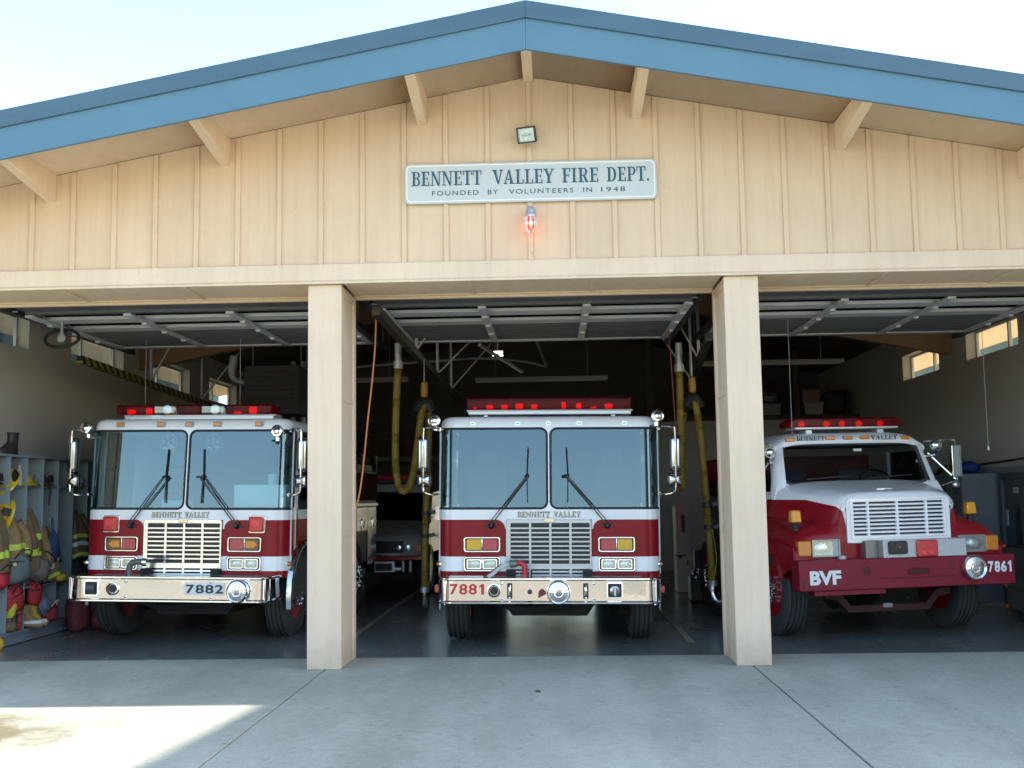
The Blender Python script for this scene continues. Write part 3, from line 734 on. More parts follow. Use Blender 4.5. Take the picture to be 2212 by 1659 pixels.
def spot(parent, x, z, y=.02, s=1):
    so_ = MB().sphere((x, y, z), .066, 16, 10, (1, 1.1, 1)).lathe((x, y, z), (0, -1, .15), [(.064, .0), (.068, .03), (.068, .05), (.06, .055)], 18)
    so_.tube([(x, y, z - .05), (x - s * .02, y + .03, z - .10), (x - s * .09, y + .09, z - .10)], .014, 8).lathe((x - s * .01, y + .02, z - .085), (0, 0, 1), [(.03, -.02), (.03, .02)], 12)
    return so_.build('spot_lamp', CHROME, parent)

def siren_badge(parent, x, z, y, r):
    q = MB().lathe((x, y, z), (0, -1, 0), [(r * .94, -.14), (r * .94, 0), (r, .005), (r, .035), (r * .93, .052), (r * .86, .046), (r * .84, .036), (r * .45, .046), (r * .42, .054), (r * .36, .054), (r * .34, .044), (r * .02, .048)], 36)
    so_ = q.build('siren', CHROME, parent, smooth=35)
    b = MB()
    for k in range(28):
        a = 2 * pi * k / 28
        b.bar((x + r * .5 * cos(a), y - .043, z + r * .5 * sin(a)), (x + r * .82 * cos(a), y - .040, z + r * .82 * sin(a)), .006, .006, (0, -1, 0))
    b.build('siren_louvres', STEEL, so_)
    # crest in the middle
    c = MB()
    for k in range(3):
        a = pi / 2 + 2 * pi * k / 3
        c.tube([(x + r * .13 * cos(a) + r * .11 * cos(u), y - .052, z + r * .13 * sin(a) + r * .11 * sin(u)) for u in [2 * pi * i / 10 for i in range(10)]], .006, 6, closed=True)
    c.build('crest', STEEL, so_)
    return so_

def engine(name, label, loc, rz, o):
    t = thing(name, label, 'fire engine', loc, rz)
    t.rotation_euler.y = o.get('lean', .012)
    L = o.get('length', 7.0)
    # ---- cab shell, colour bands
    sidepts = [ARC_END + .03, ARC_END + .11, ARC_END + .30, ARC_END + 1.05, ARC_END + 1.2, ARC_END + 2.3]
    half = [0, .014, .3, .48, .57, .8, SLEN - .05] + [SLEN + CR * pi / 2 * k / 8 for k in range(9)] + sidepts
    path = [-s for s in half[:0:-1]] + half
    def ring_at(z, inset=0): return [((1 if s >= 0 else -1) * cab_pt(abs(s), inset)[0], cab_pt(abs(s), inset)[1], z) for s in path]
    gl_lim = ARC_END + .12
    def in_ws(s): return abs(s) < gl_lim
    levels = [(.68, 0, 1), (.757, 0, 0), (.917, 0, 1), (1.322, 0, 0), (WS0 - .012, 0, 0), (WS1 + .012, 0, 0), (2.385, 0, 0), (2.425, .012, 0), (2.455, .04, 0), (2.472, .085, 0), (2.478, .14, 0)]
    sh = MB()
    for i in range(len(levels) - 1):
        z0, i0, c = levels[i]; z1, i1, _ = levels[i + 1]
        a, b = ring_at(z0, i0), ring_at(z1, i1)
        for k in range(len(path) - 1):
            sm = (path[k] + path[k + 1]) / 2
            if i == 4 and in_ws(sm): continue
            if i == 4 and ARC_END + .30 < abs(sm) < ARC_END + 1.05: continue
            sh.cur = c
            sh.add([a[k], a[k + 1], b[k + 1], b[k]], [(0, 1, 2, 3)])
    top = ring_at(levels[-1][0], levels[-1][1]); n = len(top); sh.cur = 0
    for k in range(n // 2): sh.add([top[k], top[k + 1], top[n - 2 - k], top[n - 1 - k]], [(0, 1, 2, 3)])
    # fillets between rounded glass corners and the opening
    def zlim(s, a, b, r, z0, z1):
        if s < a + r: d_ = a + r - s
        elif s > b - r: d_ = s - (b - r)
        else: d_ = 0
        q = r - sqrt(max(0, r * r - d_ * d_)); return z0 + q, z1 - q
    ga, gb, gr = .020, ARC_END + .105, .075
    cols = sorted(set([ga + gr * (1 - cos(pi / 2 * k / 6)) for k in range(7)] + [gb - gr * (1 - cos(pi / 2 * k / 6)) for k in range(7)] + [.3, .6, .9] + [SLEN + CR * pi / 2 * k / 10 for k in range(11)]))
    glass_rows = {}
    for sg_ in (-1, 1):
        P = lambda s, z: (sg_ * cab_pt(s)[0], cab_pt(s)[1], z)
        sh.cur = 0
        sh.add([P(0, WS0 - .012), P(ga, WS0 - .012), P(ga, WS1 + .012), P(0, WS1 + .012)], [(0, 1, 2, 3)])
        sh.add([P(gb, WS0 - .012), P(gl_lim, WS0 - .012), P(gl_lim, WS1 + .012), P(gb, WS1 + .012)], [(0, 1, 2, 3)])
        for s0, s1 in zip(cols[:-1], cols[1:]):
            a0, a1 = zlim(s0, ga, gb, gr, WS0, WS1); b0, b1 = zlim(s1, ga, gb, gr, WS0, WS1)
            sh.add([P(s0, WS0 - .012), P(s1, WS0 - .012), P(s1, b0), P(s0, a0)], [(0, 1, 2, 3)])
            sh.add([P(s0, a1), P(s1, b1), P(s1, WS1 + .012), P(s0, WS1 + .012)], [(0, 1, 2, 3)])
        glass_rows[sg_] = [[P(s, zlim(s, ga, gb, gr, WS0, WS1)[0] * (1 - k / 6) + zlim(s, ga, gb, gr, WS0, WS1)[1] * k / 6) for s in cols] for k in range(7)]
    body = sh.build('cab', [WHITE, RED], t, warp=rake, smooth=38)
    for sg_ in (-1, 1):
        g = MB().grid([[(p[0], p[1] + .004, p[2]) for p in r] for r in glass_rows[sg_]]).build('windscreen', o.get('glass', GLASS), t, warp=rake, smooth=60)
        rows = glass_rows[sg_]; loop = rows[0] + [r[-1] for r in rows[1:-1]] + rows[-1][::-1] + [r[0] for r in rows[1:-1]][::-1]
        MB().tube(loop, .013, 6, closed=True).build('gasket', RUB, g, warp=rake)
    # red dip of the white panel around the grille
    for s in (-1, 1):
        poly = [(s * .47, 1.324), (s * .585, 1.324)] + [(s * (.585 - .10 * sin(a)), 1.322 - .10 * (1 - cos(a))) for a in [pi / 2 * k / 6 for k in range(1, 7)]] + [(s * .47, 1.22)]
        MB().prism(poly, 'xz', -.003, .0).build('paint_dip', WHITE, body, smooth=0)
    # gold line under the white band
    # side window of the door, frame and door
    for s in (-1, 1):
        y0, y1 = CR + .30, CR + 1.05
        so_ = MB().ring(rrect(y0 - .02, y1 + .02, WS0 + .02, WS1 + .01, .06), rrect(y0 + .03, y1 - .03, WS0 + .06, WS1 - .03, .05), 'yz', s * 1.215, s * 1.228).build('door_window', RUB, t, warp=rake)
        MB().prism(rrect(y0 + .02, y1 - .02, WS0 + .05, WS1 - .02, .05), 'yz', s * 1.2165, s * 1.2185).build('side_glass', GLASSD, so_, warp=rake)
        MB().tube([(s * 1.226, .18 + .05, 2.33), (s * 1.226, .18, 1.42), (s * 1.226, .17, .70)], .011, 8).build('corner_trim', mat('pale_trim', (.7, .72, .72), .35), t)
        dr = MB().tube([(s * 1.232, CR + .22, 1.46), (s * 1.232, CR + .22, 1.0)], .010, 8).box(s * 1.22 - .006, s * 1.22 + .006, CR + .185, CR + .19, .75, 2.36)
        dr.build('grab_rail', CHROME, t)
        MB().box(s * 1.228 - .02, s * 1.228 + .02, CR + 1.0, CR + 1.12, 1.12, 1.16).lathe((s * 1.23, CR + 1.05, 1.10), (s, 0, 0), [(.03, 0), (.03, .02)], 12).build('door_handle', CHROME, t)
        # side stripe edges already in the bands; marker lamp low on the corner
        mk = MB().lathe((s * 1.2, .13, .83), (s * .8, -.6, 0), [(.034, -.01), (.034, .03), (.028, .045)], 16).build('side_marker', CHROME, t)
        MB().sphere((s * 1.235, .105, .83), .022, 10, 7).build('marker_lens', AMBERD, mk)
    # ---- interior
    it = MB().box(-1.19, 1.19, .08, 2.3, .70, .95).box(-1.19, 1.19, 2.28, 2.34, .7, 2.44).box(-1.2, 1.2, .3, 2.3, 2.40, 2.43)
    for s in (-1, 1): it.box(*sorted((s * 1.195, s * 1.205)), .5, 2.3, .7, 1.42)
    it.prism([(.10, 1.0), (.10, 1.36), (.28, 1.46), (.50, 1.44), (.56, 1.0)], 'yz', -1.17, 1.17)
    it.box(-.42, .42, .3, 1.6, .9, 1.40)
    it.build('cab_interior', LINER, t, bevel=.01)
    for x in (-.78, .78):
        MB().box(x - .26, x + .26, .95, 1.45, .95, 1.25).prism([(1.38, 1.2), (1.52, 1.2), (1.62, 1.95), (1.5, 1.95)], 'yz', x - .25, x + .25).box(x - .14, x + .14, 1.5, 1.6, 1.97, 2.18).build('driver_seat', SEAT, t, bevel=.03)
    sw = MB(); sw.tube([(.78 + .22 * cos(a), .62 + .1 * sin(a), 1.42 + .2 * sin(a)) for a in [2 * pi * k / 24 for k in range(24)]], .016, 6, closed=True).tube([(.78, .62, 1.42), (.78, .45, 1.2)], .03, 8).bar((.57, .62, 1.42), (.99, .62, 1.42), .03, .02)
    sw.build('steering_wheel', BLACK, t)
    if o.get('clutter'):
        MB().box(.50, 1.14, .24, .52, 1.46, 1.72).build('dash_box', mat('dash_box_white', (.75, .82, .80), .6), t, bevel=.012)
        MB().sphere((-.30, .6, 1.62), .15, 14, 9, (1, 1, .75)).build('red_bag', REDD, t)
        MB().box(-.46, -.14, .4, .62, 1.45, 1.54).build('map_case', PAPER, t, bevel=.01)
        for x in (-.36, .20):
            f_ = MB().tube([(x + .105 * cos(a), .34, 2.20 + .105 * sin(a)) for a in [2 * pi * k / 24 for k in range(24)]], .006, 5, closed=True).sphere((x, .33, 2.2), .025, 10, 6)
            for k in range(5):
                a = 2 * pi * k / 5; f_.add([(x, .335, 2.2), (x + .09 * cos(a), .325, 2.2 + .09 * sin(a)), (x + .09 * cos(a + .8), .345, 2.2 + .09 * sin(a + .8))], [(0, 1, 2)])
            f_.build('cab_fan', mat('fan_grey_plastic', (.30, .33, .34), .5), t)
        MB().lathe((.93, .36, 1.72), (0, 0, 1), [(.045, 0), (.055, .12)], 14).build('paper_cup', PAPER, t)
    # ---- roof brow lights
    for x in (-.85, -.345, 0, .345, .85):
        if o['markers'] == 'amber':
            m_ = MB().box(x - .048, x + .048, -.022, .012, 2.376, 2.436).build('marker_light', mat('marker_base', (.45, .42, .38), .4), t, bevel=.006, warp=rake)
            MB().box(x - .038, x + .038, -.032, -.02, 2.384, 2.428).build('marker_lens', AMBERD, m_, bevel=.005, warp=rake)
        else:
            m_ = MB().ring(rrect(x - .028, x + .028, 2.372, 2.408, .008), rrect(x - .021, x + .021, 2.379, 2.401, .005), 'xz', -.014, .005).build('marker_light', CHROME, t, warp=rake)
            MB().prism(rrect(x - .022, x + .022, 2.378, 2.402, .005), 'xz', -.010, .003).build('marker_lens', mat('clear_marker', (.60, .62, .62), .2, coat=.4), m_, warp=rake)
    # ---- light bar
    bz = o.get('barz', 0); bzw = lambda x, y, z: (x, y, z + bz)
    lb_ = MB().box(-.92, .94, .32, .64, 2.545, 2.585).box(-.94, .96, .34, .62, 2.583, 2.60)
    for x in (-.72, .74) if not o.get('barpost') else (-.55, .74): lb_.box(x - .025, x + .025, .36, .6, 2.46, 2.548)
    if o.get('barpost'): lb_.box(-.60, -.46, .318, .34, 2.47, 2.60)
    lbo = lb_.build('light_bar', mat('bar_aluminium', (.60, .61, .62), .35, .5), t, bevel=.005, warp=bzw)
    segs = o['bar']; bx0, bx1 = -.95, .96
    for a, b, c_ in segs:
        MB().prism(rrect(a, b, 2.602, 2.74 if not o.get('barpost') else 2.715, .02, 3), 'xz', .30, .66).build('lens', REDGL if c_ == 'r' else CLRGL, lbo, bevel=.02, warp=bzw)
        if c_ == 'r':
            k = int((b - a) / .17); fill = MB()
            for i in range(k):
                xc = a + (b - a) * (i + .5) / k
                if random.random() < .8:
                    w_ = random.uniform(.015, .05); fill.box(xc - w_, xc + w_, .44, .5, 2.607, 2.607 + random.uniform(.03, .09))
            if fill.v: fill.build('reflector', mat('glowing_red_reflector', (.85, .04, .04), .35, coat=.3, emit=(1, .03, .03, .25)), lbo, warp=bzw)  # bar is unlit; faint emission stands in for glints in the lens
            MB().box(a + .01, b - .01, .56, .565, 2.606, 2.72).box(a + .01, b - .01, .31, .66, 2.6025, 2.607).build('mirror_back', mat('dark_red_liner', (.16, .005, .008), .4), lbo, warp=bzw)
        else:
            MB().lathe(((a + b) / 2, .40, 2.665), (0, -1, 0), [(.02, -.08), (.05, -.02), (.055, .02), (.03, .022)], 18).build('reflector', mat('lamp_silver', (.5, .52, .52), .25, .8), lbo, warp=bzw)
    # ---- wipers
    for s in (-1, 1):
        px, ex, bx = s * .638, s * .205 - .02, s * .225 - .015
        w = MB().bar((px, -.045, 1.262), (ex, -.055, 1.81), .012, .012, (0, 1, 0)).bar((px + s * .03, -.05, 1.275), (ex + s * .028, -.055, 1.80), .009, .009, (0, 1, 0))
        w.lathe((px, -.01, 1.258), (0, -1, 0), [(.036, 0), (.036, .012), (.024, .03), (.016, .05)], 16).bar((px - .06, -.012, 1.252), (px + .06, -.012, 1.252), .022, .02)
        wo = w.build('wiper', BLACK, t)
        bl_ = MB()
        bend = lambda z: .0 + .075 * (z - 1.40)
        bl_.bar((bx - s * .004, -.022 + bend(1.51), 1.51), (bx + s * .002, -.016 + bend(1.82), 1.82), .012, .016).bar((bx + s * .002, -.016 + bend(1.82), 1.82), (bx - s * .012, -.014 + bend(2.12), 2.12), .012, .016)
        bl_.bar((ex - .03, -.05, 1.80), (bx + .01, -.03 + bend(1.81), 1.815), .03, .02)
        bl_.build('wiper_blade', BLACK, wo)
    # ---- grille
    x0, x1, z0, z1 = -.475, .465, .672, 1.325
    gf = MB().ring(rrect(x0, x1, z0, z1, .03), rrect(x0 + .052, x1 - .02, z0 + .02, z1 - .042, .01), 'xz', -.03, .004)
    xs = [-.418, -.223, -.195, .0, .028, .22, .25, .442]
    for a, b in ((xs[1], xs[2]), (xs[3], xs[4]), (xs[5], xs[6])): gf.box(a, b, -.028, -.002, z0 + .01, z1 - .04)
    gf.box(x0 + .05, x1 - .02, -.031, -.002, .782, .842)
    for q in range(9): gf.lathe((x0 + .024, -.03, .70 + q * .072), (0, -1, 0), [(.006, 0), (.004, .004)], 8).lathe((x1 - .010, -.03, .70 + q * .072), (0, -1, 0), [(.006, 0), (.004, .004)], 8)
    GM = POLISH if o.get('redlamps') else mat('satin_grille_metal', (.40, .43, .46), .3, .9)
    go = gf.build('grille', GM, t, bevel=.003, seg=1)
    sl = MB(); zz = [.842 + .0485 * k for k in range(1, 9)] + [.720, .757]
    for z in zz:
        sl.prism([(-.024, z - .011), (-.024, z + .006), (-.006, z + .015), (-.003, z + .006)], 'yz', x0 + .04, x1 - .012)
    sl.build('grille_bars', GM, go, smooth=0)
    MB().box(x0 + .01, x1 - .01, -.0022, -.0006, z0 + .01, z1 - .01).build('radiator', BLACK, go)
    MB().prism(rrect(-.052, .056, 1.292, 1.342, .012), 'xz', -.042, -.028).build('badge', CHROME, go, bevel=.004)
    # ---- lamps
    al, rl = o['signal']
    for s in (-1, 1):
        xa, xb = (-.943, -.537) if s < 0 else (.537, .943)
        pod(t, xa, xb, .965, 1.135, 'signal_lamp', [(al, o['sigkind']), (rl, 'flat')] if s < 0 else [(rl, 'flat'), (al, o['sigkind'])])
        pod(t, xa, xb, .757, .918, 'headlamp', [(CLEAR, 'head'), (CLEAR, 'head')])
        if o.get('redlamps'):
            xc = s * .88
            r_ = MB().prism(rrect(xc - .10, xc + .10, 1.175, 1.37, .02), 'xz', -.018, 0).build('warning_lamp', CHROME, t, bevel=.005)
            q = MB().prism(rrect(xc - .085, xc + .085, 1.19, 1.358, .02), 'xz', -.062, -.015)
            q.build('warning_lens', REDL, r_, bevel=.015)
            MB().box(xc - .05, xc + .05, -.066, -.06, 1.25, 1.33).build('warning_reflector', mat('bright_red_lens', (.8, .03, .04), .3, coat=.4), r_, bevel=.003)
    # ---- lettering on the white band
    a = -.355 if not o.get('redlamps') else -.40
    serif([('BENNETT', (a + .006, a + .366, 1.346, 1.407)), ('VALLEY', (a + .406, a + .706, 1.346, 1.407))], 'lettering_shadow', -.001, LETB, t, .002)
    serif([('BENNETT', (a, a + .36, 1.351, 1.412)), ('VALLEY', (a + .40, a + .70, 1.351, 1.412))], 'lettering', -.004, GOLD if not o.get('redlamps') else mat('gold_leaf_pale', (.68, .62, .46), .45), t, .002)
    # ---- mirrors and spot lamps
    for s in (-1, 1): mirror_set(t, s)
    spot(t, -1.275 if not o.get('redlamps') else -1.24, 2.42 if not o.get('redlamps') else 2.36, s=-1); spot(t, 1.21 if not o.get('redlamps') else 1.135, 2.46 if not o.get('redlamps') else 2.31, s=1, y=.02 if not o.get('redlamps') else -.1)
    # ---- bumper
    bw_, yf, yb = 1.19, -.48, .05
    def bp(u, inset=0):
        r = .16; arc = r * pi / 2; sl = bw_ - r
        if u <= sl: return u, yf + inset
        if u <= sl + arc: a_ = (u - sl) / r; return sl + (r - inset) * sin(a_), yf + r - (r - inset) * cos(a_)
        return bw_ - inset, yf + r + u - sl - arc
    us = [0, .4, .8, 1.0] + [1.03 + .16 * pi / 2 * k / 8 for k in range(9)] + [1.03 + .2513 + .3]
    us = [-u for u in us[:0:-1]] + us
    rows = []
    for z, ins in ((.452, .05), (.446, .012), (.452, .0), (.466, .0), (.474, .010), (.480, .016), (.688, .026), (.694, .012), (.702, .0), (.716, .0), (.722, .012), (.718, .06), (.716, .2)):
        rows.append([((1 if u >= 0 else -1) * bp(abs(u), ins)[0], bp(abs(u), ins)[1], z) for u in us])
    bo = MB().grid(rows).build('bumper', CHROMEB, t, smooth=24)
    MB().box(-1.10, 1.10, yf + .05, -.02, .700, .712).build('bumper_deck', mat('tread_plate', (.40, .41, .42), .35, .8, bump=.4, bscale=60), bo)
    MB().box(-1.15, 1.15, yf + .06, .0, .46, .69).build('bumper_core', DARK, bo)
    yq = yf + .019
    for kind, *a in o['bumper']:
        if kind == 'siren': siren_badge(bo, a[0], .572, yq - .03, .125)
        if kind == 'horn':
            MB().lathe((a[0], yq, .585), (0, -1, 0), [(.045, -.12), (.05, -.03), (.055, .0), (.072, .012), (.072, .022), (.062, .024), (.05, -.002), (.03, -.09), (.005, -.1)], 26).build('horn', CHROME, bo)
            MB().lathe((a[0], yq - .002, .585), (0, -1, 0), [(.045, 0), (.045, .004)], 20).build('horn_throat', BLACK, bo)
        if kind == 'slot':
            MB().prism(rrect(a[0] - .028, a[0] + .028, .50, .665, .012), 'xz', yq - .003, yq + .02).build('slot', BLACK, bo)
            MB().tube(smooth_path([(a[0], yq, .655), (a[0], yq - .035, .62), (a[0], yq - .04, .58), (a[0], yq - .03, .54), (a[0], yq, .51)], .02), .013, 8).build('tow_hook', CHROME, bo)
        if kind == 'hole':
            MB().ring(rrect(a[0] - .085, a[0] + .085, .505, .675, .02), rrect(a[0] - .072, a[0] + .072, .52, .66, .014), 'xz', yq - .012, yq + .004).build('lamp_frame', CHROME, bo)
            MB().prism(rrect(a[0] - .075, a[0] + .075, .517, .663, .014), 'xz', yq - .004, yq + .003).build('lamp_recess', BLACK, bo)
            if a[1]: MB().lathe((a[0], yq - .004, .585), (0, -1, 0), [(.05, 0), (.05, .006), (.03, .012), (.015, .03)], 16).bar((a[0], yq - .03, .535), (a[0], yq - .03, .63), .025, .02).build('lamp_bulb', STEEL, bo)
            else: MB().lathe((a[0] - .01, yq + .01, .59), (1, 0, 0), [(.045, -.05), (.045, .05)], 18).build('roller', mat('dark_roller', (.08, .09, .11), .4), bo)
        if kind == 'bolt': MB().lathe((a[0], yq, a[1]), (0, -1, 0), [(.014, 0), (.014, .006), (.006, .012)], 10).build('bolt', CHROME, bo)
        if kind == 'cap': MB().lathe((a[0], yq, .575), (0, -1, 0), [(.026, 0), (.026, .012), (.012, .02)], 14).build('cap', DKST, bo)
        if kind == 'patch':
            MB().prism([(a[0] + .042 * cos(q) * 1.0, .55 + .055 * sin(q) if q < pi else .508) for q in [pi * k / 10 for k in range(11)]], 'xz', yq - .002, yq + .002).build('maroon_patch', mat('maroon_patch', (.22, .02, .035), .35), bo)
        if kind == 'num':
            x0_, x1_, za, zb, m_, plate = a
            if plate: MB().prism([(x0_ - .02, za - .02), (x1_ + .01, za - .02), (x1_ + .01, zb + .022), (x0_ - .02, zb + .022)], 'xz', yq - .003, yq + .001).build('number_plate', LETW, bo)
            digits(o['number'], 'unit_number', (x0_, x1_, za, zb), yq - .004, m_, bo, .004, .02)
    for s in (-1, 1):
        if not o.get('redlamps'): MB().box(*sorted((s * 1.195, s * 1.245)), -.2, -.14, .54, .62).build('bumper_lamp', REDL, bo, bevel=.01)
        for x in (s * 1.13, s * 1.17): MB().tube([(x, yf + (.10 if abs(x) > 1.15 else .055), .46), (x, yf + (.10 if abs(x) > 1.15 else .055), .70)], .009, 8).build('corner_rod', CHROME, bo)
    # ---- wheels, axle and underside
    for s in (-1, 1):
        wheel(t, s * 1.035, .68, .462, s, r=.5, yaw=o.get('steer', 0))
        for dx in (-.17, .17): wheel(t, s * (1.0 + dx * .8) - 0, L - 1.55, .475, s, r=.5, nuts=dx > 0)
    un = MB().box(-.85, .85, .1, .5, .42, .68).lathe((-.9, .70, .47), (1, 0, 0), [(.06, 0), (.07, .5), (.10, .7), (.10, 1.1), (.07, 1.3), (.06, 1.8)], 12)
    for x in (-.42, .42): un.box(x - .05, x + .05, -.1, L - .2, .55, .78).prism([(.1, .40), (.7, .33), (1.3, .40), (1.3, .45), (.7, .38), (.1, .45)], 'yz', x - .05, x + .05)
    un.prism([(-.55, .42), (.55, .42), (.42, .24), (-.42, .24)], 'xz', .35, 1.5).tube(smooth_path([(-.6, .2, .40), (-.3, .15, .33), (.1, .15, .36), (.5, .2, .41)], .05), .035, 8)
    un.lathe((-.5, L - 1.55, .475), (1, 0, 0), [(.1, -.3), (.1, .2), (.2, .35), (.2, .65), (.1, .8), (.1, 1.3)], 14)
    un.build('chassis', DARK, t)
    for s in (-1, 1):
        MB().box(s * 1.0 - .16, s * 1.0 + .16, 1.25, 1.27, .18, .7).build('mud_flap', RUB, t)
        fd = MB(); rws = []
        for k in range(15):
            a_ = -.25 + (pi + .5) * k / 14
            c_, s_ = cos(a_), sin(a_)
            ow = .05 if o.get('redlamps') and s > 0 else .006
            rws.append([(s * 1.215, .68 - .60 * c_, .475 + .60 * s_), (s * (1.22 + ow), .68 - .595 * c_, .475 + .595 * s_), (s * (1.23 + ow), .68 - .57 * c_, .475 + .57 * s_), (s * (1.225 + ow), .68 - .535 * c_, .475 + .535 * s_), (s * 1.215, .68 - .53 * c_, .475 + .53 * s_)])
        fd.grid(rws).build('wheel_arch', POLISH, t, smooth=50)
        MB().prism([(.68 - .53 * cos(a_), .475 + .53 * sin(a_)) for a_ in [-.1 + (pi + .2) * k / 12 for k in range(13)]], 'yz', s * 1.222, s * 1.224).build('wheel_well', BLACK, t)
        # lower side of the cab below the bands
        MB().box(*sorted((s * 1.205, s * 1.218)), 1.33, 2.55, .45, .68).build('step_panel', DARK, t)
    # ---- body behind the cab
    yb0 = 2.62
    pb = MB().box(-1.2, 1.2, yb0, L - .02, .62, 1.95).box(-1.15, 1.15, yb0 + .1, L - .1, 1.95, 2.05)
    pb.build('body', WHITE if not o.get('polished') else mat('dull_body_metal', (.16, .15, .14), .5, .5), t, bevel=.01)
    for s in (-1, 1):
        bd_ = MB(); y = yb0 + .05; k = 0
        while y < L - .5:
            wd = min(.72, L - .06 - y)
            lowz = 1.08 if abs(y + wd / 2 - (L - 1.55)) < .95 else .58
            q = MB().prism(rrect(y + .012, y + wd - .012, lowz, 1.42, .02), 'yz', s * 1.2, s * 1.222)
            dq = q.build('compartment_door', SWIRL, t, bevel=.004, seg=1)
            MB().prism(rrect(y + wd / 2 - .045, y + wd / 2 + .045, 1.10, 1.26, .04), 'yz', s * 1.222, s * 1.232).tube([(s * 1.24, y + wd / 2, 1.12), (s * 1.25, y + wd / 2, 1.24)], .01, 6).build('door_latch', CHROME, dq)
            y += wd; k += 1
        MB().box(*sorted((s * 1.2, s * 1.235)), yb0 + .02, L - .02, 1.44, 1.475).build('rub_rail', STEEL, t)
        MB().box(*sorted((s * 1.2, s * 1.22)), yb0 + .02, L - .02, 1.52, 1.92).build('upper_panel', mat('dark_red_panel', (.06, .006, .009), .8, spec=.1), t)
        hr = MB().tube([(s * 1.18, yb0 + .1, 2.2), (s * 1.18, L - .1, 2.2)], .014, 6)
        for y in (yb0 + .2, yb0 + 1.2, yb0 + 2.2): hr.tube([(s * 1.18, y, 1.95), (s * 1.18, y, 2.2)], .012, 6)
        hr.build('hand_rail', POLISH, t)
    t.scale = o.get('scale', (1, 1, 1))
    return t

E1 = engine('fire_engine', 'white and red cab-over fire engine 7881 parked in the middle bay', (.105, 1.86, 0), 0, dict(
    number='7881', length=8.0, barz=-.035, markers='clear', signal=(mat('yellow_lens', (.70, .42, .02), .22, coat=.6), PINKL), sigkind='flat',
    bar=[(-.94, .95, 'r')], bumper=[('num', -1.055, -.665, .545, .655, LETR, False), ('horn', -.583), ('slot', -.418), ('slot', .385), ('cap', -.205), ('patch', -.075), ('siren', .098), ('hole', .69, True)] + [('bolt', x, z) for x in (-.50, .47) for z in (.50, .66)]))
E2 = engine('fire_engine', 'white and red cab-over fire engine 7882 parked in the left bay beside the gear lockers', (-4.16, 2.41, 0), -.065, dict(scale=(1.0, 1.0, 1.033), barz=-.065,
    number='7882', length=4.75, markers='amber', signal=(mat('orange_arrow_lens', (.70, .25, .015), .25, coat=.5), PINKL), sigkind='arrow', redlamps=True, clutter=True, barpost=True, polished=True, lean=.016,
    bar=[(-1.02, -.56, 'r'), (-.555, -.27, 'w'), (-.265, .035, 'r'), (.04, .34, 'w'), (.345, .92, 'r')], bumper=[('hole', -.87, False), ('horn', -.62), ('num', .235, .665, .545, .637, LETB, True), ('siren', .84)] + [('bolt', x, z) for x in (-.47, .52) for z in (.50, .665)]))
# pre-connected suction fittings on the bumpers
hb = MB().tube(smooth_path([(-.36, -.32, .86), (-.30, -.32, .865), (-.265, -.32, .83), (-.262, -.32, .76), (-.262, -.32, .715)], .02), .032, 12)
hb.lathe((-.262, -.32, .712), (0, 0, 1), [(.045, 0), (.045, .03)], 16)
hbo = hb.build('hose_elbow', mat('red_hose_paint', (.42, .02, .03), .35, coat=.3), E1)
MB().lathe((-.35, -.32, .862), (-1, 0, -.1), [(.038, 0), (.042, .02), (.042, .06), (.036, .075)], 16).build('coupling', mat('green_grey_metal', (.13, .20, .18), .4, .3), hbo)
MB().tube(smooth_path([(-.42, -.32, .855), (-.52, -.33, .82), (-.62, -.34, .74), (-.66, -.35, .722)], .03), .022, 10).build('bumper_hose', mat('pale_hose', (.50, .50, .48), .6), E1)
MB().box(-1.07, -.70, -.44, -.30, .720, .732).build('hose_tray', POLISH, E1, bevel=.004)
MB().tube([(-.19, -.42, .71), (-.19, -.42, .80)], .008, 6).build('latch_pin', BLACK, E1)
MB().tube(smooth_path([(-.49, -.34, .71), (-.49, -.34, .80), (-.46, -.34, .855), (-.40, -.34, .87), (-.34, -.34, .865)], .03), .034, 10).build('hose_elbow', mat('dark_grey_elbow', (.13, .13, .13), .4, .3), E2)
MB().lathe((-.33, -.34, .865), (1, 0, 0), [(.045, 0), (.045, .05)], 14).build('coupling', POLISH, E2)
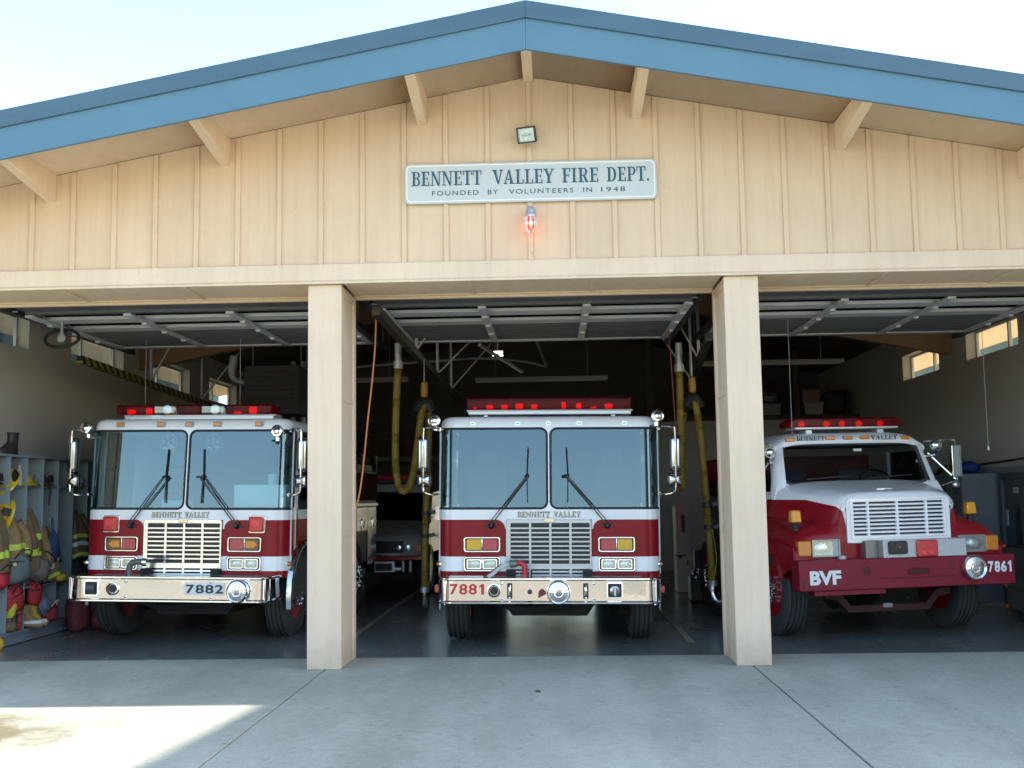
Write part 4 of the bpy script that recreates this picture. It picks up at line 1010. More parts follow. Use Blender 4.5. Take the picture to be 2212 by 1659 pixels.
# ================================================================ CONVENTIONAL TANKER (right bay)
def tanker():
    t = thing('fire_truck', 'long-nosed fire truck 7861 with red BVF bumper and white bonnet in the right bay', 'fire truck', (3.95, 1.66, 0), .19)
    t.rotation_euler.y = -.010
    xc = .02
    # bumper
    b = MB(); rows = []
    for z, y in ((.548, .22), (.548, .02), (.556, 0), (.862, 0), (.870, .008), (.870, .22)):
        rows.append([(x, y + max(0, abs(x - xc) - 1.0) ** 2 * .3, z) for x in [xc - 1.235 + 2.47 * k / 20 for k in range(21)]])
    b.grid(rows)
    for s in (-1, 1): b.box(xc + s * 1.233 - .004, xc + s * 1.233 + .004, .018, .22, .55, .87)
    b.prism([(-.30, .658), (.54, .658), (.54, .666), (-.05, .676), (-.30, .668)], 'xz', -.006, .002)
    bo = b.build('bumper', REDD, t, bevel=.004)
    MB().prism([(-.28, .6545), (.53, .6545), (.53, .658), (-.28, .658)], 'xz', -.005, .001).build('groove', BLACK, bo)
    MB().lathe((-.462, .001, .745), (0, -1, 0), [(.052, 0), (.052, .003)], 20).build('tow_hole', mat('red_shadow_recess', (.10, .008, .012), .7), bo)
    MB().ring(rrect(.0, .258, .688, .762, .03), rrect(.012, .246, .700, .752, .024), 'xz', -.012, .002).build('slot_rim', REDD, bo, bevel=.004)
    MB().prism(rrect(.01, .248, .698, .754, .024), 'xz', -.002, .003).build('slot', mat('red_slot_dark', (.05, .006, .008), .7), bo)
    for x, z, r in ((.49, .80, .016), (-1.16, .60, .012), (-1.16, .64, .012), (.3, .60, .008), (-.6, .58, .008), (.52, .58, .008)): MB().lathe((x, .001, z), (0, -1, 0), [(r, 0), (r, .003)], 10).build('bolt_hole', BLACK, bo)
    siren_badge(bo, .745, .742, -.03, .132)
    text('BVF', 'lettering_shadow', (-1.098, -.749, .606, .755), -.001, LETB, bo, .002, .045)
    text('BVF', 'lettering', (-1.108, -.759, .613, .762), -.004, LETW, bo, .003, .045)
    digits('7861', 'unit_number', (.93, 1.222, .682, .800), -.004, LETW, bo, .003, .035)
    MB().box(-1.05, -.25, .03, .2, .50, .545).build('bumper_bracket', REDD, bo)
    # diamond plate box on the bumper
    dp = mat('diamond_plate', (.58, .59, .57), .3, .6, bump=.6, bscale=90)
    pl = MB().box(-.27, .69, -.01, .30, .872, 1.06).build('siren_box', dp, t, bevel=.006)
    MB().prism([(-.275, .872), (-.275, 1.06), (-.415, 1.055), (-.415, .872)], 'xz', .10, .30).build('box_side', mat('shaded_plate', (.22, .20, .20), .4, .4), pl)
    MB().prism(rrect(-.215, .0, .912, 1.05, .025), 'xz', -.04, -.008).build('siren_speaker', BLACK, pl, bevel=.008)
    MB().lathe((-.105, -.04, .98), (0, -1, 0), [(.045, 0), (.05, .004), (.02, .006), (.02, .014)], 18).build('speaker_cone', DKST, pl)
    MB().sphere((-.105, -.052, .985), .016, 10, 6).build('speaker_cap', PINKL, pl)
    MB().prism(rrect(.10, .345, .875, 1.055, .025), 'xz', -.045, -.008).build('warning_lamp', REDL, pl, bevel=.012)
    MB().box(.15, .215, -.05, -.044, .90, .95).box(.225, .29, -.05, -.044, .90, .95).build('warning_reflector', MATS['bright_red_lens'], pl, bevel=.004)
    def crom_(P, n):
        out = []
        for i in range(len(P) - 1):
            p0, p1, p2, p3 = Vector(P[max(i - 1, 0)]), Vector(P[i]), Vector(P[i + 1]), Vector(P[min(i + 2, len(P) - 1)])
            for k in range(n):
                t_ = k / n; out.append(.5 * ((2 * p1) + (p2 - p0) * t_ + (2 * p0 - 5 * p1 + 4 * p2 - p3) * t_ * t_ + (3 * p1 - p0 - 3 * p2 + p3) * t_ ** 3))
        return out + [Vector(P[-1])]
    # ---- bonnet and nose; loft along y
    def edge(y):                      # white / red boundary on the shoulder
        k = min(1, max(0, (y - .20) / .92)); return .665 + .37 * k ** .8, 1.425 + .075 * min(1, k * 2.2) + .01 * k
    def hood(y):
        k = min(1, max(0, (y - .17) / .95)); xe, ze = edge(y); zt = 1.555 + .145 * k
        P = [(0, zt + .012), (xe * .45, zt + .010), (xe * .72, zt - .004 - .01 * k), (xe * .86, zt - .03 - .02 * k), (xe * .95, zt - (zt - ze) * .55), (xe, ze)]
        return P
    ys = [.17, .178, .19, .205, .225, .25, .29, .33, .39, .46, .54, .62, .71, .80, .89, .98, 1.05, 1.12, 1.17]
    rows = []
    for y in ys:
        h = hood(y)
        dz = -.058 * max(0, 1 - (y - .17) / .075) ** 2; sx_ = 1 - .05 * max(0, 1 - (y - .17) / .04) ** 2
        h = [(x * sx_, z + dz) for x, z in h]
        h = [(p.x, p.z) for p in crom_([(x, 0, z) for x, z in h], 4)]
        rows.append([(xc - x, y, z) for x, z in h[::-1]] + [(xc + x, y, z) for x, z in h[1:]])
    hd = MB().grid(rows)
    # nose face around the grille
    gx0, gx1, gz0, gz1 = -.535, .575, 1.08, 1.512
    # white side cheeks from shoulder to the nose bottom
    for s in (-1, 1):
        cheek = []
        for y, x_t, x_b in ((.17, .625, .55), (.20, .668, .57), (.26, .695, .60)):
            cheek.append([(xc + s * (x_t - (x_t - x_b) * q), y + .01 * q, 1.47 - q * .44) for q in [i / 8 for i in range(9)]])
        hd.grid(cheek)
    hd.ring([(xc - .6, 1.035), (xc + .6, 1.035), (xc + .60, 1.47), (xc + .575, 1.51), (xc - .575, 1.51), (xc - .6, 1.47)], [(gx0, gz0), (gx1, gz0), (gx1, 1.47), (gx1, 1.495), (gx0, 1.495), (gx0, 1.47)], 'xz', .168, .20)
    # lower rounded lip
    hd.prism([(.17, 1.035), (.2, 1.02), (.26, 1.02), (.26, 1.04)], 'yz', xc - .56, xc + .56)
    ho = hd.build('bonnet', WHITE, t, smooth=50)
    MB().prism(rrect(xc - .11, xc + .09, .0, .03, .012), 'xy', 0, .012).build('badge', CHROME, ho).location = (0, .42, 1.60)
    # grille: black opening, outline, bars
    go = MB().ring([(gx0, gz0), (gx1, gz0), (gx1, 1.495), (gx0, 1.495)], [(gx0 + .012, gz0 + .012), (gx1 - .012, gz0 + .012), (gx1 - .012, 1.483), (gx0 + .012, 1.483)], 'xz', .158, .19).build('grille', STEEL, t)
    MB().box(gx0 + .004, gx1 - .004, .20, .21, gz0, 1.495).build('radiator', BLACK, go)
    gb = MB(); nb_ = 9
    for k in range(nb_ + 1):
        z = gz0 + .018 + (1.478 - gz0 - .018) * k / nb_
        gb.prism([(.160, z - .009), (.160, z + .009), (.190, z + .016), (.190, z - .004)], 'yz', gx0 + .008, gx1 - .008)
    for x in (gx0 + .018, -.335, .005, .345, gx1 - .018): gb.box(x - .014, x + .014, .157, .195, gz0 + .008, 1.488)
    gb.build('grille_bars', WHITE, go, bevel=.003, seg=1)
    # ---- red wings (fenders)
    for s in (-1, 1):
        rows = []
        for y, zt in ((.19, 1.10), (.20, 1.135), (.225, 1.17), (.28, 1.215), (.38, 1.255), (.55, 1.285), (.80, 1.295), (1.12, 1.30), (1.36, 1.31)):
            xe, ze = edge(y); k = min(1, (y - .19) / .9)
            pr = [(xe - .014, y, ze + .003), (xe + .015 - .0 * k, y, zt + (ze - zt) * .5), (xe + .05, y, zt + .035), (xe + .13 * (1 - k * .6), y, zt + .002), (.98 + .10 * k, y, zt - .018), (1.10 + .04 * k, y, zt - .075), (1.17 + .02 * k, y, zt - .17), (1.20, y, .95), (1.205, y, .88)]
            rows.append(pr)
        # even, dense patch through the sections
        dense = [crom_(r, 4) for r in rows]
        dense = list(zip(*[crom_([r[i] for r in dense], 3) for i in range(len(dense[0]))]))
        dense = [[(xc + s * p.x, p.y, p.z) for p in r] for r in dense]
        fe = MB().grid(dense)
        front = [(p[0], .19, p[2]) for p in dense[0]] + [(xc + s * 1.17, .19, .80), (xc + s * .56, .19, .80), (xc + s * .56, .19, 1.04)]
        fe.add(front, [tuple(range(len(front)))])
        # side skirt with the wheel arch
        arch = [(1.10 - .60 * cos(a_), .48 + .60 * sin(a_)) for a_ in [.35 + (pi - .7) * k / 14 for k in range(15)]]
        fe.prism([(.19, .80), (.19, 1.0)] + [(.4, 1.03), (1.0, 1.08), (1.75, 1.10), (1.75, .70)] + arch[::-1], 'yz', xc + s * 1.20, xc + s * 1.215)
        lip = []
        for a_ in [.3 + (pi - .6) * k / 16 for k in range(17)]:
            lip.append([(xc + s * 1.205, 1.10 - .62 * cos(a_), .48 + .62 * sin(a_)), (xc + s * 1.25, 1.10 - .61 * cos(a_), .48 + .61 * sin(a_)), (xc + s * 1.25, 1.10 - .585 * cos(a_), .48 + .585 * sin(a_)), (xc + s * 1.1, 1.10 - .58 * cos(a_), .48 + .58 * sin(a_))])
        fe.grid(lip)
        fo = fe.build('wing', RED, t, smooth=50)
        # headlamp
        xa, xb = (xc + s * .69, xc + s * 1.01)
        x0, x1 = min(xa, xb), max(xa, xb)
        hl = MB().ring(rrect(x0, x1, .895, 1.08, .012), rrect(x0 + .014, x1 - .014, .909, 1.066, .008), 'xz', .165, .195).build('headlamp', mat('lamp_bezel_grey', (.35, .37, .37), .35, .5), t, bevel=.003, seg=1)
        inner = (x0 + .012, x1 - .09) if s < 0 else (x0 + .07, x1 - .012)
        MB().box(x0 + .012, x1 - .012, .182, .19, .905, 1.07).build('lamp_surround', mat('lamp_grey', (.40, .42, .42), .4), hl)
        MB().sphere(((inner[0] + inner[1]) / 2, .182, .988), .07, 16, 9, ((inner[1] - inner[0]) / .145, .3, 1.0)).build('headlight', CLEAR, hl)
        MB().box(inner[0], inner[1], .160, .165, .912, 1.064).build('headlight_lens', MATS['headlight_lens'], hl)
        a0, a1 = sorted((xc + s * 1.015, xc + s * 1.165))
        MB().prism(rrect(a0, a1, .905, 1.07, .02), 'xz', .168, .25).build('corner_lamp', AMBERD, t, bevel=.012)
        # amber indicator on top of the wing
        xi = -1.10 if s < 0 else .96; zi = 1.335 if s < 0 else 1.375
        io = MB().lathe((xi, .33, zi - .16), (0, 0, 1), [(.03, 0), (.035, .06), (.05, .09)], 12).build('indicator', DKST, t)
        MB().prism([(xi - .060, zi - .07), (xi + .060, zi - .07), (xi + .052, zi + .045), (xi + .040, zi + .062), (xi - .040, zi + .062), (xi - .052, zi + .045)], 'xz', .285, .375).build('indicator_lens', AMBER, io, bevel=.012)
        wheel(t, xc + s * 1.02, 1.06, .49, s, r=.51, w=.26)
        MB().prism([(1.10 - .58 * cos(a_), .48 + .58 * sin(a_)) for a_ in [pi * k / 12 for k in range(13)]], 'yz', xc + s * .75, xc + s * .76).build('wheel_well', BLACK, t)
        MB().lathe((xc + s * .68, .16, .87), (0, 0, 1), [(.05, 0), (.05, .03), (.02, .04)], 14).build('hook', GALV, t)
    MB().box(xc - .66, xc + .66, .215, .24, .78, 1.06).build('front_panel', RED, t)
    # ---- cab
    yw = 1.12; xc = .055
    def cp(z): return yw + max(0, z - 1.69) * .42       # raked windscreen
    cab = MB(); rows = []
    prof = [(1.10, 1.02), (1.45, 1.04), (1.66, 1.02), (2.13, .93)]
    W = lambda z: 1.05 if z < 1.5 else 1.05 - (z - 1.5) * .16
    # lower cowl, pillars, roof as separate lofted strips
    cab.grid([[(xc + x, yw - .02 - .05 * (1 - abs(x) / 1.1) , 1.50 + .185 * (1 - (abs(x) / 1.10) ** 3)) for x in [-1.08 + 2.16 * k / 16 for k in range(17)]],
              [(xc + x, yw + .03, 1.69) for x in [-1.0 + 2.0 * k / 16 for k in range(17)]]])
    for s in (-1, 1):
        pil = []
        for z in (1.45, 1.60, 1.72, 1.85, 2.0, 2.10, 2.15):
            xo = W(z); pil.append([(xc + s * (.905 - (max(z, 1.69) - 1.69) * .12), cp(z) + .0, z), (xc + s * (xo - .04), cp(z) + .02, z), (xc + s * xo, cp(z) + .08, z), (xc + s * xo, cp(z) + .17, z)])
        cab.grid(pil)
        # cab side below and behind the window
        cab.box(*sorted((xc + s * 1.035, xc + s * 1.05)), yw + .1, yw + 1.5, 1.46, 1.60)
        cab.box(*sorted((xc + s * .955, xc + s * 1.04)), yw + 1.15, yw + 1.5, 1.6, 2.15)
        cab.box(*sorted((xc + s * .94, xc + s * .965)), yw + .30, yw + 1.2, 2.06, 2.16)
    rr = []
    for y, z, w in ((cp(2.13) - .01, 2.155, .88), (cp(2.15) - .03, 2.185, .895), (cp(2.15) - .02, 2.22, .90), (cp(2.2) + .01, 2.255, .885), (cp(2.2) + .07, 2.282, .86), (cp(2.2) + .3, 2.305, .86), (cp(2.2) + 1.2, 2.305, .86)):
        rr.append([(xc + (w + .07 * (abs(q) > .97)) * q, y + .10 * max(0, abs(q) - .8) ** 1 * 2, z - .05 * abs(q) ** 6 - (.06 if abs(q) > .97 else 0)) for q in [-1 + 2 * k / 24 for k in range(25)]])
    cab.grid(rr)
    co = cab.build('cab', WHITE, t, smooth=45)
    MB().box(xc - 1.045, xc + 1.045, yw + .08, yw + 1.5, .75, 1.46).build('door_panel', RED, t, bevel=.01)
    # windscreen with gasket
    poly = rrect(-.915, .915, 1.675, 2.155, .11, 6)
    poly = [(x * (1 - (z - 1.70) * .13), z) for x, z in poly]
    wsm = MB().add([(xc + x, cp(z) + .012 + .05 * (x / .9) ** 4, z) for x, z in poly], [tuple(range(len(poly)))])
    wso = wsm.build('windscreen', glass_mat('dark_windscreen_glass', (.40, .44, .45), .07), t)
    MB().tube([(xc + x, cp(z) + .0 + .05 * (x / .9) ** 4, z) for x, z in poly], .024, 6, closed=True).build('gasket', mat('grey_gasket', (.06, .065, .07), .5), wso)
    MB().box(xc - 1.0, xc + 1.0, yw + 1.42, yw + 1.48, 1.4, 1.72).box(xc - .95, xc + .95, yw + .06, yw + .5, 1.40, 1.64).box(xc - .9, xc + .9, yw + .45, yw + 1.45, 2.14, 2.17).box(xc - .95, xc + .95, yw + .2, yw + 1.4, .9, 1.3).build('cab_interior', LINER, t)
    for x in (-.45, .45):
        MB().prism([(yw + .9, 1.3), (yw + 1.05, 1.3), (yw + 1.12, 1.86), (yw + 1.0, 1.86)], 'yz', xc + x - .24, xc + x + .24).box(xc + x - .25, xc + x + .25, yw + .5, yw + 1.0, 1.3, 1.42).build('seat', SEAT, t, bevel=.03)
    MB().tube([(xc + .45 + .2 * cos(a_), yw + .48 + .08 * sin(a_), 1.72 + .12 * sin(a_)) for a_ in [2 * pi * k / 20 for k in range(20)]], .014, 6, closed=True).build('steering_wheel', BLACK, t)
    MB().box(xc + .05, xc + .15, cp(2.1) + .03, cp(2.1) + .05, 2.06, 2.09).build('rear_view_mirror', PAPER, t)
    for x in (-.36, .42):
        MB().bar((xc + x - .3, cp(1.72) - .02, 1.735), (xc + x + .25, cp(1.75) - .02, 1.765), .012, .01).build('wiper', BLACK, t)
    for s in (-1, 1):
        MB().prism([(yw + .32, 1.60), (yw + 1.12, 1.60), (yw + 1.12, 2.06), (yw + .46, 2.06)], 'yz', xc + s * .985, xc + s * .989).build('side_glass', GLASSD, t)
    # brow markers and lettering; follows the roof edge
    yb = cp(2.15) - .036
    def arcz(x): return 2.222 - .05 * (abs(x - xc) / .9) ** 6
    for x in (-.70, -.21, .015, .23, .76):
        yy = yb + (.03 if abs(x - xc) > .7 else 0)
        MB().box(x - .058, x + .058, yy - .022, yy + .01, arcz(x) - .022, arcz(x) + .022).build('marker_light', AMBERD, t, bevel=.008)
    serif([('BENNETT', (-.63, -.28, 2.193, 2.248))], 'lettering', yb - .004, LETB, t, .002)
    serif([('VALLEY', (.31, .65, 2.193, 2.248))], 'lettering', yb - .004, LETB, t, .002)
    # light bar
    ly = 1.52
    lo = MB().box(xc - .66, xc + .66, ly - .16, ly + .16, 2.335, 2.358).box(xc - .5, xc - .42, ly - .1, ly + .1, 2.26, 2.33).box(xc + .42, xc + .5, ly - .1, ly + .1, 2.26, 2.33).build('light_bar', mat('bar_aluminium', (.6, .61, .62), .35, .5), t, bevel=.004)
    MB().prism([(xc - .74, 2.357), (xc + .74, 2.357), (xc + .72, 2.42), (xc + .66, 2.465), (xc - .66, 2.465), (xc - .72, 2.42)], 'xz', ly - .17, ly + .17).build('lens', lens_mat('dark_red_light_bar_lens', (.16, .004, .008), (.65, .02, .03), .5), lo, bevel=.015)
    rf_ = MB()
    for x in (-.52, -.2, .0, .22, .5): rf_.lathe((xc + x, ly - .02, 2.40), (0, -1, 0), [(.01, -.05), (.035, -.01), (.04, .01)], 14)
    rf_.build('reflector', MATS['glowing_red_reflector'], lo)  # same slight emission painting glints into an unlit bar
    MB().box(xc - .70, xc + .70, ly + .08, ly + .09, 2.358, 2.45).build('mirror_back', MATS['dark_red_liner'], lo)
    # spot lamps and mirrors
    for s, x, z in ((-1, -1.03, 2.055), (1, 1.065, 2.105)):
        MB().sphere((x, yw + .02, z), .068, 16, 10).lathe((x, yw + .02, z), (s * .2, -1, 0), [(.066, 0), (.07, .03), (.06, .04)], 18).tube([(x, yw + .02, z - .05), (x + .01, yw + .06, z - .11), (x - s * .09, yw + .14, z - .12)], .014, 8).build('spot_lamp', CHROME, t)
    for s in (-1, 1):
        xm = xc + s * 1.275; ym = yw + .02
        mr = MB().prism(rrect(xm - .062, xm + .062, 1.72, 2.11, .015), 'xz', ym, ym + .06).build('mirror', POLISH, t, bevel=.008)
        MB().box(xm - .03, xm + .03, ym - .004, ym + .002, 1.74, 2.09).build('mirror_back', mat('mirror_grey', (.30, .36, .35), .3), mr)
        ar = MB().tube([(xm, ym + .03, 2.11), (xm, ym + .03, 2.17), (xc + s * .98, ym + .22, 2.17)], .011, 6).tube([(xm, ym + .03, 1.72), (xm, ym + .03, 1.68), (xc + s * 1.04, ym + .22, 1.58)], .011, 6)
        ar.tube([(xm - s * .02, ym + .03, 1.70), (xc + s * .99, ym + .16, 2.02)], .011, 6)
        ar.build('mirror_bracket', CHROME, t)
        MB().sphere((xm - s * .02, ym + .02, 1.63), .05, 12, 8, (1, .6, 1)).build('convex_mirror', STEEL, t)
    # chassis, front axle beam, springs
    ch = MB().box(-.42, -.32, .2, 3.9, .55, .78).box(.36, .46, .2, 3.9, .55, .78).box(-.6, .64, .5, 1.0, .5, .8)
    ch.build('chassis', DARK, t)
    MB().prism([(-.72, .50), (-.55, .48), (-.42, .33), (.46, .33), (.6, .48), (.76, .50), (.76, .42), (.62, .40), (.50, .26), (-.46, .26), (-.58, .40), (-.72, .42)], 'xz', .50, .58).build('front_axle', mat('dark_red_axle', (.05, .010, .010), .7, var=.2), t)
    MB().box(-.05, .06, .49, .5, .30, .345).build('tag_plate', mat('tag_grey', (.3, .28, .26), .5), t)
    # tank body behind the cab
    bd = MB().box(xc - .95, xc + .95, yw + 1.6, 3.9, .7, 2.05).build('body', RED, t, bevel=.02)
    for s in (-1, 1):
        for y in (yw + 1.64, yw + 2.2): MB().prism(rrect(y, y + .52, .85, 1.75, .03), 'yz', *sorted((xc + s * .95, xc + s * .975))).build('compartment_door', POLISH, bd, bevel=.004, seg=1)
        MB().box(*sorted((xc + s * .95, xc + s * 1.2)), yw + .2, yw + 1.5, .45, .74).build('fuel_tank', POLISH, t, bevel=.03)
        for dx in (0, .3): wheel(t, xc + s * (1.0 - dx), 3.35, .49, s, r=.51, w=.25, nuts=dx == 0)
    return t
tanker()

# ================================================================ BRUSH TRUCK deep in the left lane
def brush_truck():
    t = thing('brush_truck', 'small grey-white fire pickup with red bumper parked behind the left engine', 'fire truck', (-2.95, 8.2, 0), -.02)
    GW = mat('grey_white_paint', (.40, .42, .43), .35, coat=.4)
    sec = []
    prof = [(.12, 1.02, .86, .98), (.0, 1.0, .62, .64)]
    # bonnet, windscreen, roof as one lofted shell (y, z, half width)
    pts = [(.0, .60, .90), (.0, .84, .93), (.03, .92, .92), (.12, .97, .90), (.75, 1.08, .92), (.98, 1.16, .92)]
    sh = MB().grid([[(-w, y + .10, z), (-w * .9, y + .02, z + .01), (0, y, z + .03), (w * .9, y + .02, z + .01), (w, y + .10, z)] for y, z, w in pts])
    for s in (-1, 1):
        sh.prism([(.1, .62), (.1, .84), (.22, .97), (.98, 1.14), (1.3, 1.66), (2.2, 1.70), (2.4, 1.10), (3.6, 1.1), (3.6, .6)], 'yz', s * .90, s * .935)
    sh.grid([[(-.78, 1.33, 1.665), (0, 1.30, 1.69), (.78, 1.33, 1.665)], [(-.76, 1.36, 1.80), (0, 1.33, 1.83), (.76, 1.36, 1.80)], [(-.74, 2.2, 1.82), (0, 2.2, 1.86), (.74, 2.2, 1.82)]])
    for s in (-1, 1): sh.bar((s * .90, .98, 1.15), (s * .78, 1.34, 1.68), .09, .05)
    sh.build('cab', GW, t, smooth=40)
    MB().add([(-.86, 1.01, 1.19), (.86, 1.01, 1.19), (.75, 1.32, 1.66), (-.75, 1.32, 1.66)], [(0, 1, 2, 3)]).build('windscreen', glass_mat('green_tinted_glass', (.12, .20, .17), .10), t)
    MB().box(-.85, .85, 1.1, 2.2, .7, 1.15).box(-.85, .85, 2.15, 2.2, 1.0, 1.8).build('cab_interior', LINER, t)
    MB().box(-.60, .60, -.005, .02, .66, .86).build('grille', BLACK, t)
    for x in (.52, .66, -.66, -.52): MB().lathe((x, .02, .745), (0, -1, 0), [(.055, 0), (.06, .02), (.02, .03)], 14).build('headlamp', CLEAR, t)
    for s in (-1, 1): MB().box(s * .84 - .06, s * .84 + .06, .0, .06, .67, .80).build('corner_lamp', AMBERD, t, bevel=.01)
    MB().box(-.98, .98, -.16, .05, .54, .62).build('bumper', mat('glossy_red_bumper', (.45, .02, .03), .25, coat=.6), t, bevel=.02)
    w_ = MB().box(.15, .48, -.2, .0, .36, .53).lathe((.55, -.1, .40), (1, 0, 0), [(.09, -.25), (.09, .1)], 14).tube([(.62, -.2, .36), (.62, -.2, .54)], .03, 8).tube([(.74, -.2, .36), (.74, -.2, .54)], .03, 8)
    w_.build('winch', STEEL, t)
    MB().box(.16, .44, -.212, -.2, .38, .5).build('number_plate', BLACK, t)
    serif([('VALLEY', (.30, .70, 1.70, 1.775))], 'lettering', 1.30, mat('pale_letter', (.4, .4, .38), .5), t, .003)
    lo = MB().box(-.7, .7, 1.5, 1.75, 1.87, 1.90).build('light_bar', DKST, t)
    MB().box(-.68, .68, 1.5, 1.75, 1.902, 1.99).build('lens', REDL, lo, bevel=.02)
    for s in (-1, 1):
        wheel(t, s * .86, .75, .37, s, r=.40, w=.24, rimmat=GALV, nuts=False)
        MB().prism(rrect(s * 1.05 - .08, s * 1.05 + .08, 1.18, 1.42, .02), 'xz', 1.0, 1.06).bar((s * .9, 1.1, 1.22), (s * 1.05, 1.03, 1.25), .02, .02).build('mirror', CHROME, t)
        wheel(t, s * .86, 3.4, .37, s, r=.40, w=.24, rimmat=GALV, nuts=False)
    MB().box(-.7, .7, .3, 4, .4, .6).build('chassis', DARK, t)
    MB().box(-.9, .9, 2.45, 4.2, .62, 1.5).build('flat_bed', STEEL, t)
    return t
brush_truck()
# ================================================================ GEAR LOCKERS along the left wall
LK = mat('locker_blue_grey', (.20, .24, .295), .6, var=.06, vscale=3)
LKE = mat('locker_edge_green_grey', (.23, .28, .29), .6)
XF, XB = -6.05, -6.62
lk = thing('gear_lockers', 'open blue-grey plywood gear lockers full of turnout gear along the left wall', 'lockers', (0, 0, 0))
DIV = [1.23, 1.65, 2.07, 2.49, 2.91, 3.33, 3.76, 4.2, 4.64]
MB().box(XB, XB + .02, DIV[0], DIV[-1], -.02, 2.12).build('back_panel', LK, lk)
for y in DIV: MB().box(XB + .021, XF, y - .011, y + .011, .12, 2.12).build('divider', LKE, lk, bevel=.003, seg=1)
MB().box(XB, XF + .01, DIV[0] - .02, DIV[-1] + .02, 2.121, 2.15).build('top', LK, lk, bevel=.003, seg=1)
for z, nm in ((1.79, 'shelf'), (.60, 'shelf')):
    for a, b in zip(DIV[:-1], DIV[1:]):
        MB().box(XB + .021, XF - .02, a + .0115, b - .0115, z - .016, z).build(nm, LK, lk)
MB().box(XB, XF + .005, DIV[0], DIV[-1], .09, .119).build('bottom', LK, lk)
MB().box(XB, XF - .03, DIV[0], DIV[-1], -.03, .089).build('plinth', LK, lk)

YH = mat('yellow_helmet_shell', (.55, .38, .02), .35, coat=.3)
BLKH = mat('black_helmet_shell', (.03, .03, .03), .4)
COAT = mat('tan_turnout_cloth', (.26, .17, .075), .85, var=.25, vscale=9, bump=.3, bscale=30)
COATD = mat('brown_turnout_cloth', (.15, .10, .05), .85, var=.25, vscale=9, bump=.3, bscale=30)
LIME = mat('lime_reflective_trim', (.50, .62, .08), .5)
SILV = mat('silver_reflective_trim', (.55, .58, .55), .4)
BAGG = mat('grey_green_bag_cloth', (.12, .16, .16), .8, var=.2, vscale=7, bump=.3, bscale=25)
BAGT = mat('taupe_bag_cloth', (.17, .15, .13), .8, var=.2, vscale=7, bump=.3, bscale=25)
REDB = mat('red_bag_cloth', (.40, .025, .035), .7, var=.2, vscale=7)
NAVY = mat('navy_cloth', (.035, .075, .16), .8, var=.15, vscale=6)
BOOTL = mat('black_boot_leather', (.018, .017, .016), .5, var=.2, vscale=8, bump=.2)
def helmet(label, y, x, z, m, rz=0, tiltx=0, group='helmets in the gear lockers'):
    t = thing('helmet', label, 'helmet', (x, y, z), rz, group); t.rotation_euler.x = tiltx; t.scale = (.86, .86, .86)
    rows = []
    for i in range(9):
        a = pi / 2 * i / 8
        rows.append([(.115 * cos(a) * (1 + .12 * (sin(2 * k * pi / 20) ** 2)) * cos(2 * pi * k / 20) * .92 or 0, .135 * cos(a) * sin(2 * pi * k / 20), .035 + .125 * sin(a) * (1 + .05 * cos(6 * pi * k / 20))) for k in range(20)])
    MB().grid(rows, closed=True).build('shell', m, t)
    br = []
    for r, z_ in ((1.0, .045), (1.28, .025), (1.40, .005), (1.38, 0), (1.0, .03)):
        br.append([(.118 * r * cos(2 * pi * k / 24), (.138 + (.05 if sin(2 * pi * k / 24) < -.3 else 0)) * r * sin(2 * pi * k / 24), z_) for k in range(24)])
    MB().grid(br, closed=True).build('brim', m, t)
    MB().box(-.012, .012, -.13, .12, .155, .175).build('crest', m, t, bevel=.006)
    MB().prism([(.11, .05), (.16, .05), (.15, .15), (.12, .15)], 'xz', -.05, .05).build('front_shield', BLACK, t)
    MB().tube(smooth_path([(.05, .13, .02), (.1, .08, -.015), (.1, -.06, -.01), (.05, -.13, .02)], .04), .008, 6).build('chin_strap', BLACK, t)
    return t
def coat(label, y, x, ztop, zbot, m, stripes, seed, wide=.19, group='turnout coats hanging in the lockers', lean=0, deep=.13, out=.05):
    """a coat hanging from a hook: shoulders, body with folds and a sleeve"""
    rnd = random.Random(seed); t = thing('turnout_coat', label, 'coat', (x, y, ztop), 0, group)
    ph = [rnd.uniform(0, 6) for _ in range(4)]; H = ztop - zbot
    def ringp(k, grow=0):
        z = -H * k; w = wide * (.28 + .72 * min(1, k * 2.6) ** .7) * (1 + .12 * sin(5 * k + ph[0])) + grow; dpt = deep * (.4 + .6 * min(1, k * 2.5)) + grow
        cy = lean * k + .02 * sin(4 * k + ph[1]); cx = out * k
        return [(cx + dpt * (1 + .16 * sin(5 * a + ph[2] + 3 * k)) * cos(a), cy + w * (1 + .10 * sin(7 * a + ph[3] - 2 * k)) * sin(a), z + .02 * sin(3 * a + ph[0]) * k) for a in [2 * pi * i / 28 for i in range(28)]]
    rows = [ringp(k / 22) for k in range(23)]
    g = MB().grid(rows, closed=True); o = len(g.v)
    g.build('coat_body', m, t, smooth=60)
    for (k0, k1, mm) in stripes:
        MB().grid([ringp(k0 + (k1 - k0) * i / 3, .007) for i in range(4)], closed=True).build('reflective_band', mm, t, smooth=60)
    s = rnd.choice((-1, 1)) if seed != 3 else 1
    sl = smooth_path([(.03, lean * .2 + s * wide * .5, -H * .12), (.10, lean * .4 + s * wide * .75, -H * .35), (.14, lean * .6 + s * wide * .7, -H * .6), (.13, lean * .7 + s * wide * .55, -H * .78)], .03)
    n = len(sl)
    MB().tube(sl, .06, 12, rfun=lambda i: .068 * (1 + .10 * sin(i * 1.3 + ph[0])) * (1 - .2 * i / n)).build('sleeve', m, t, smooth=60)
    j = int(n * .8); MB().tube(sl[j:j + 3], .066, 12).build('cuff_band', stripes[0][2] if stripes else LIME, t)
    return t
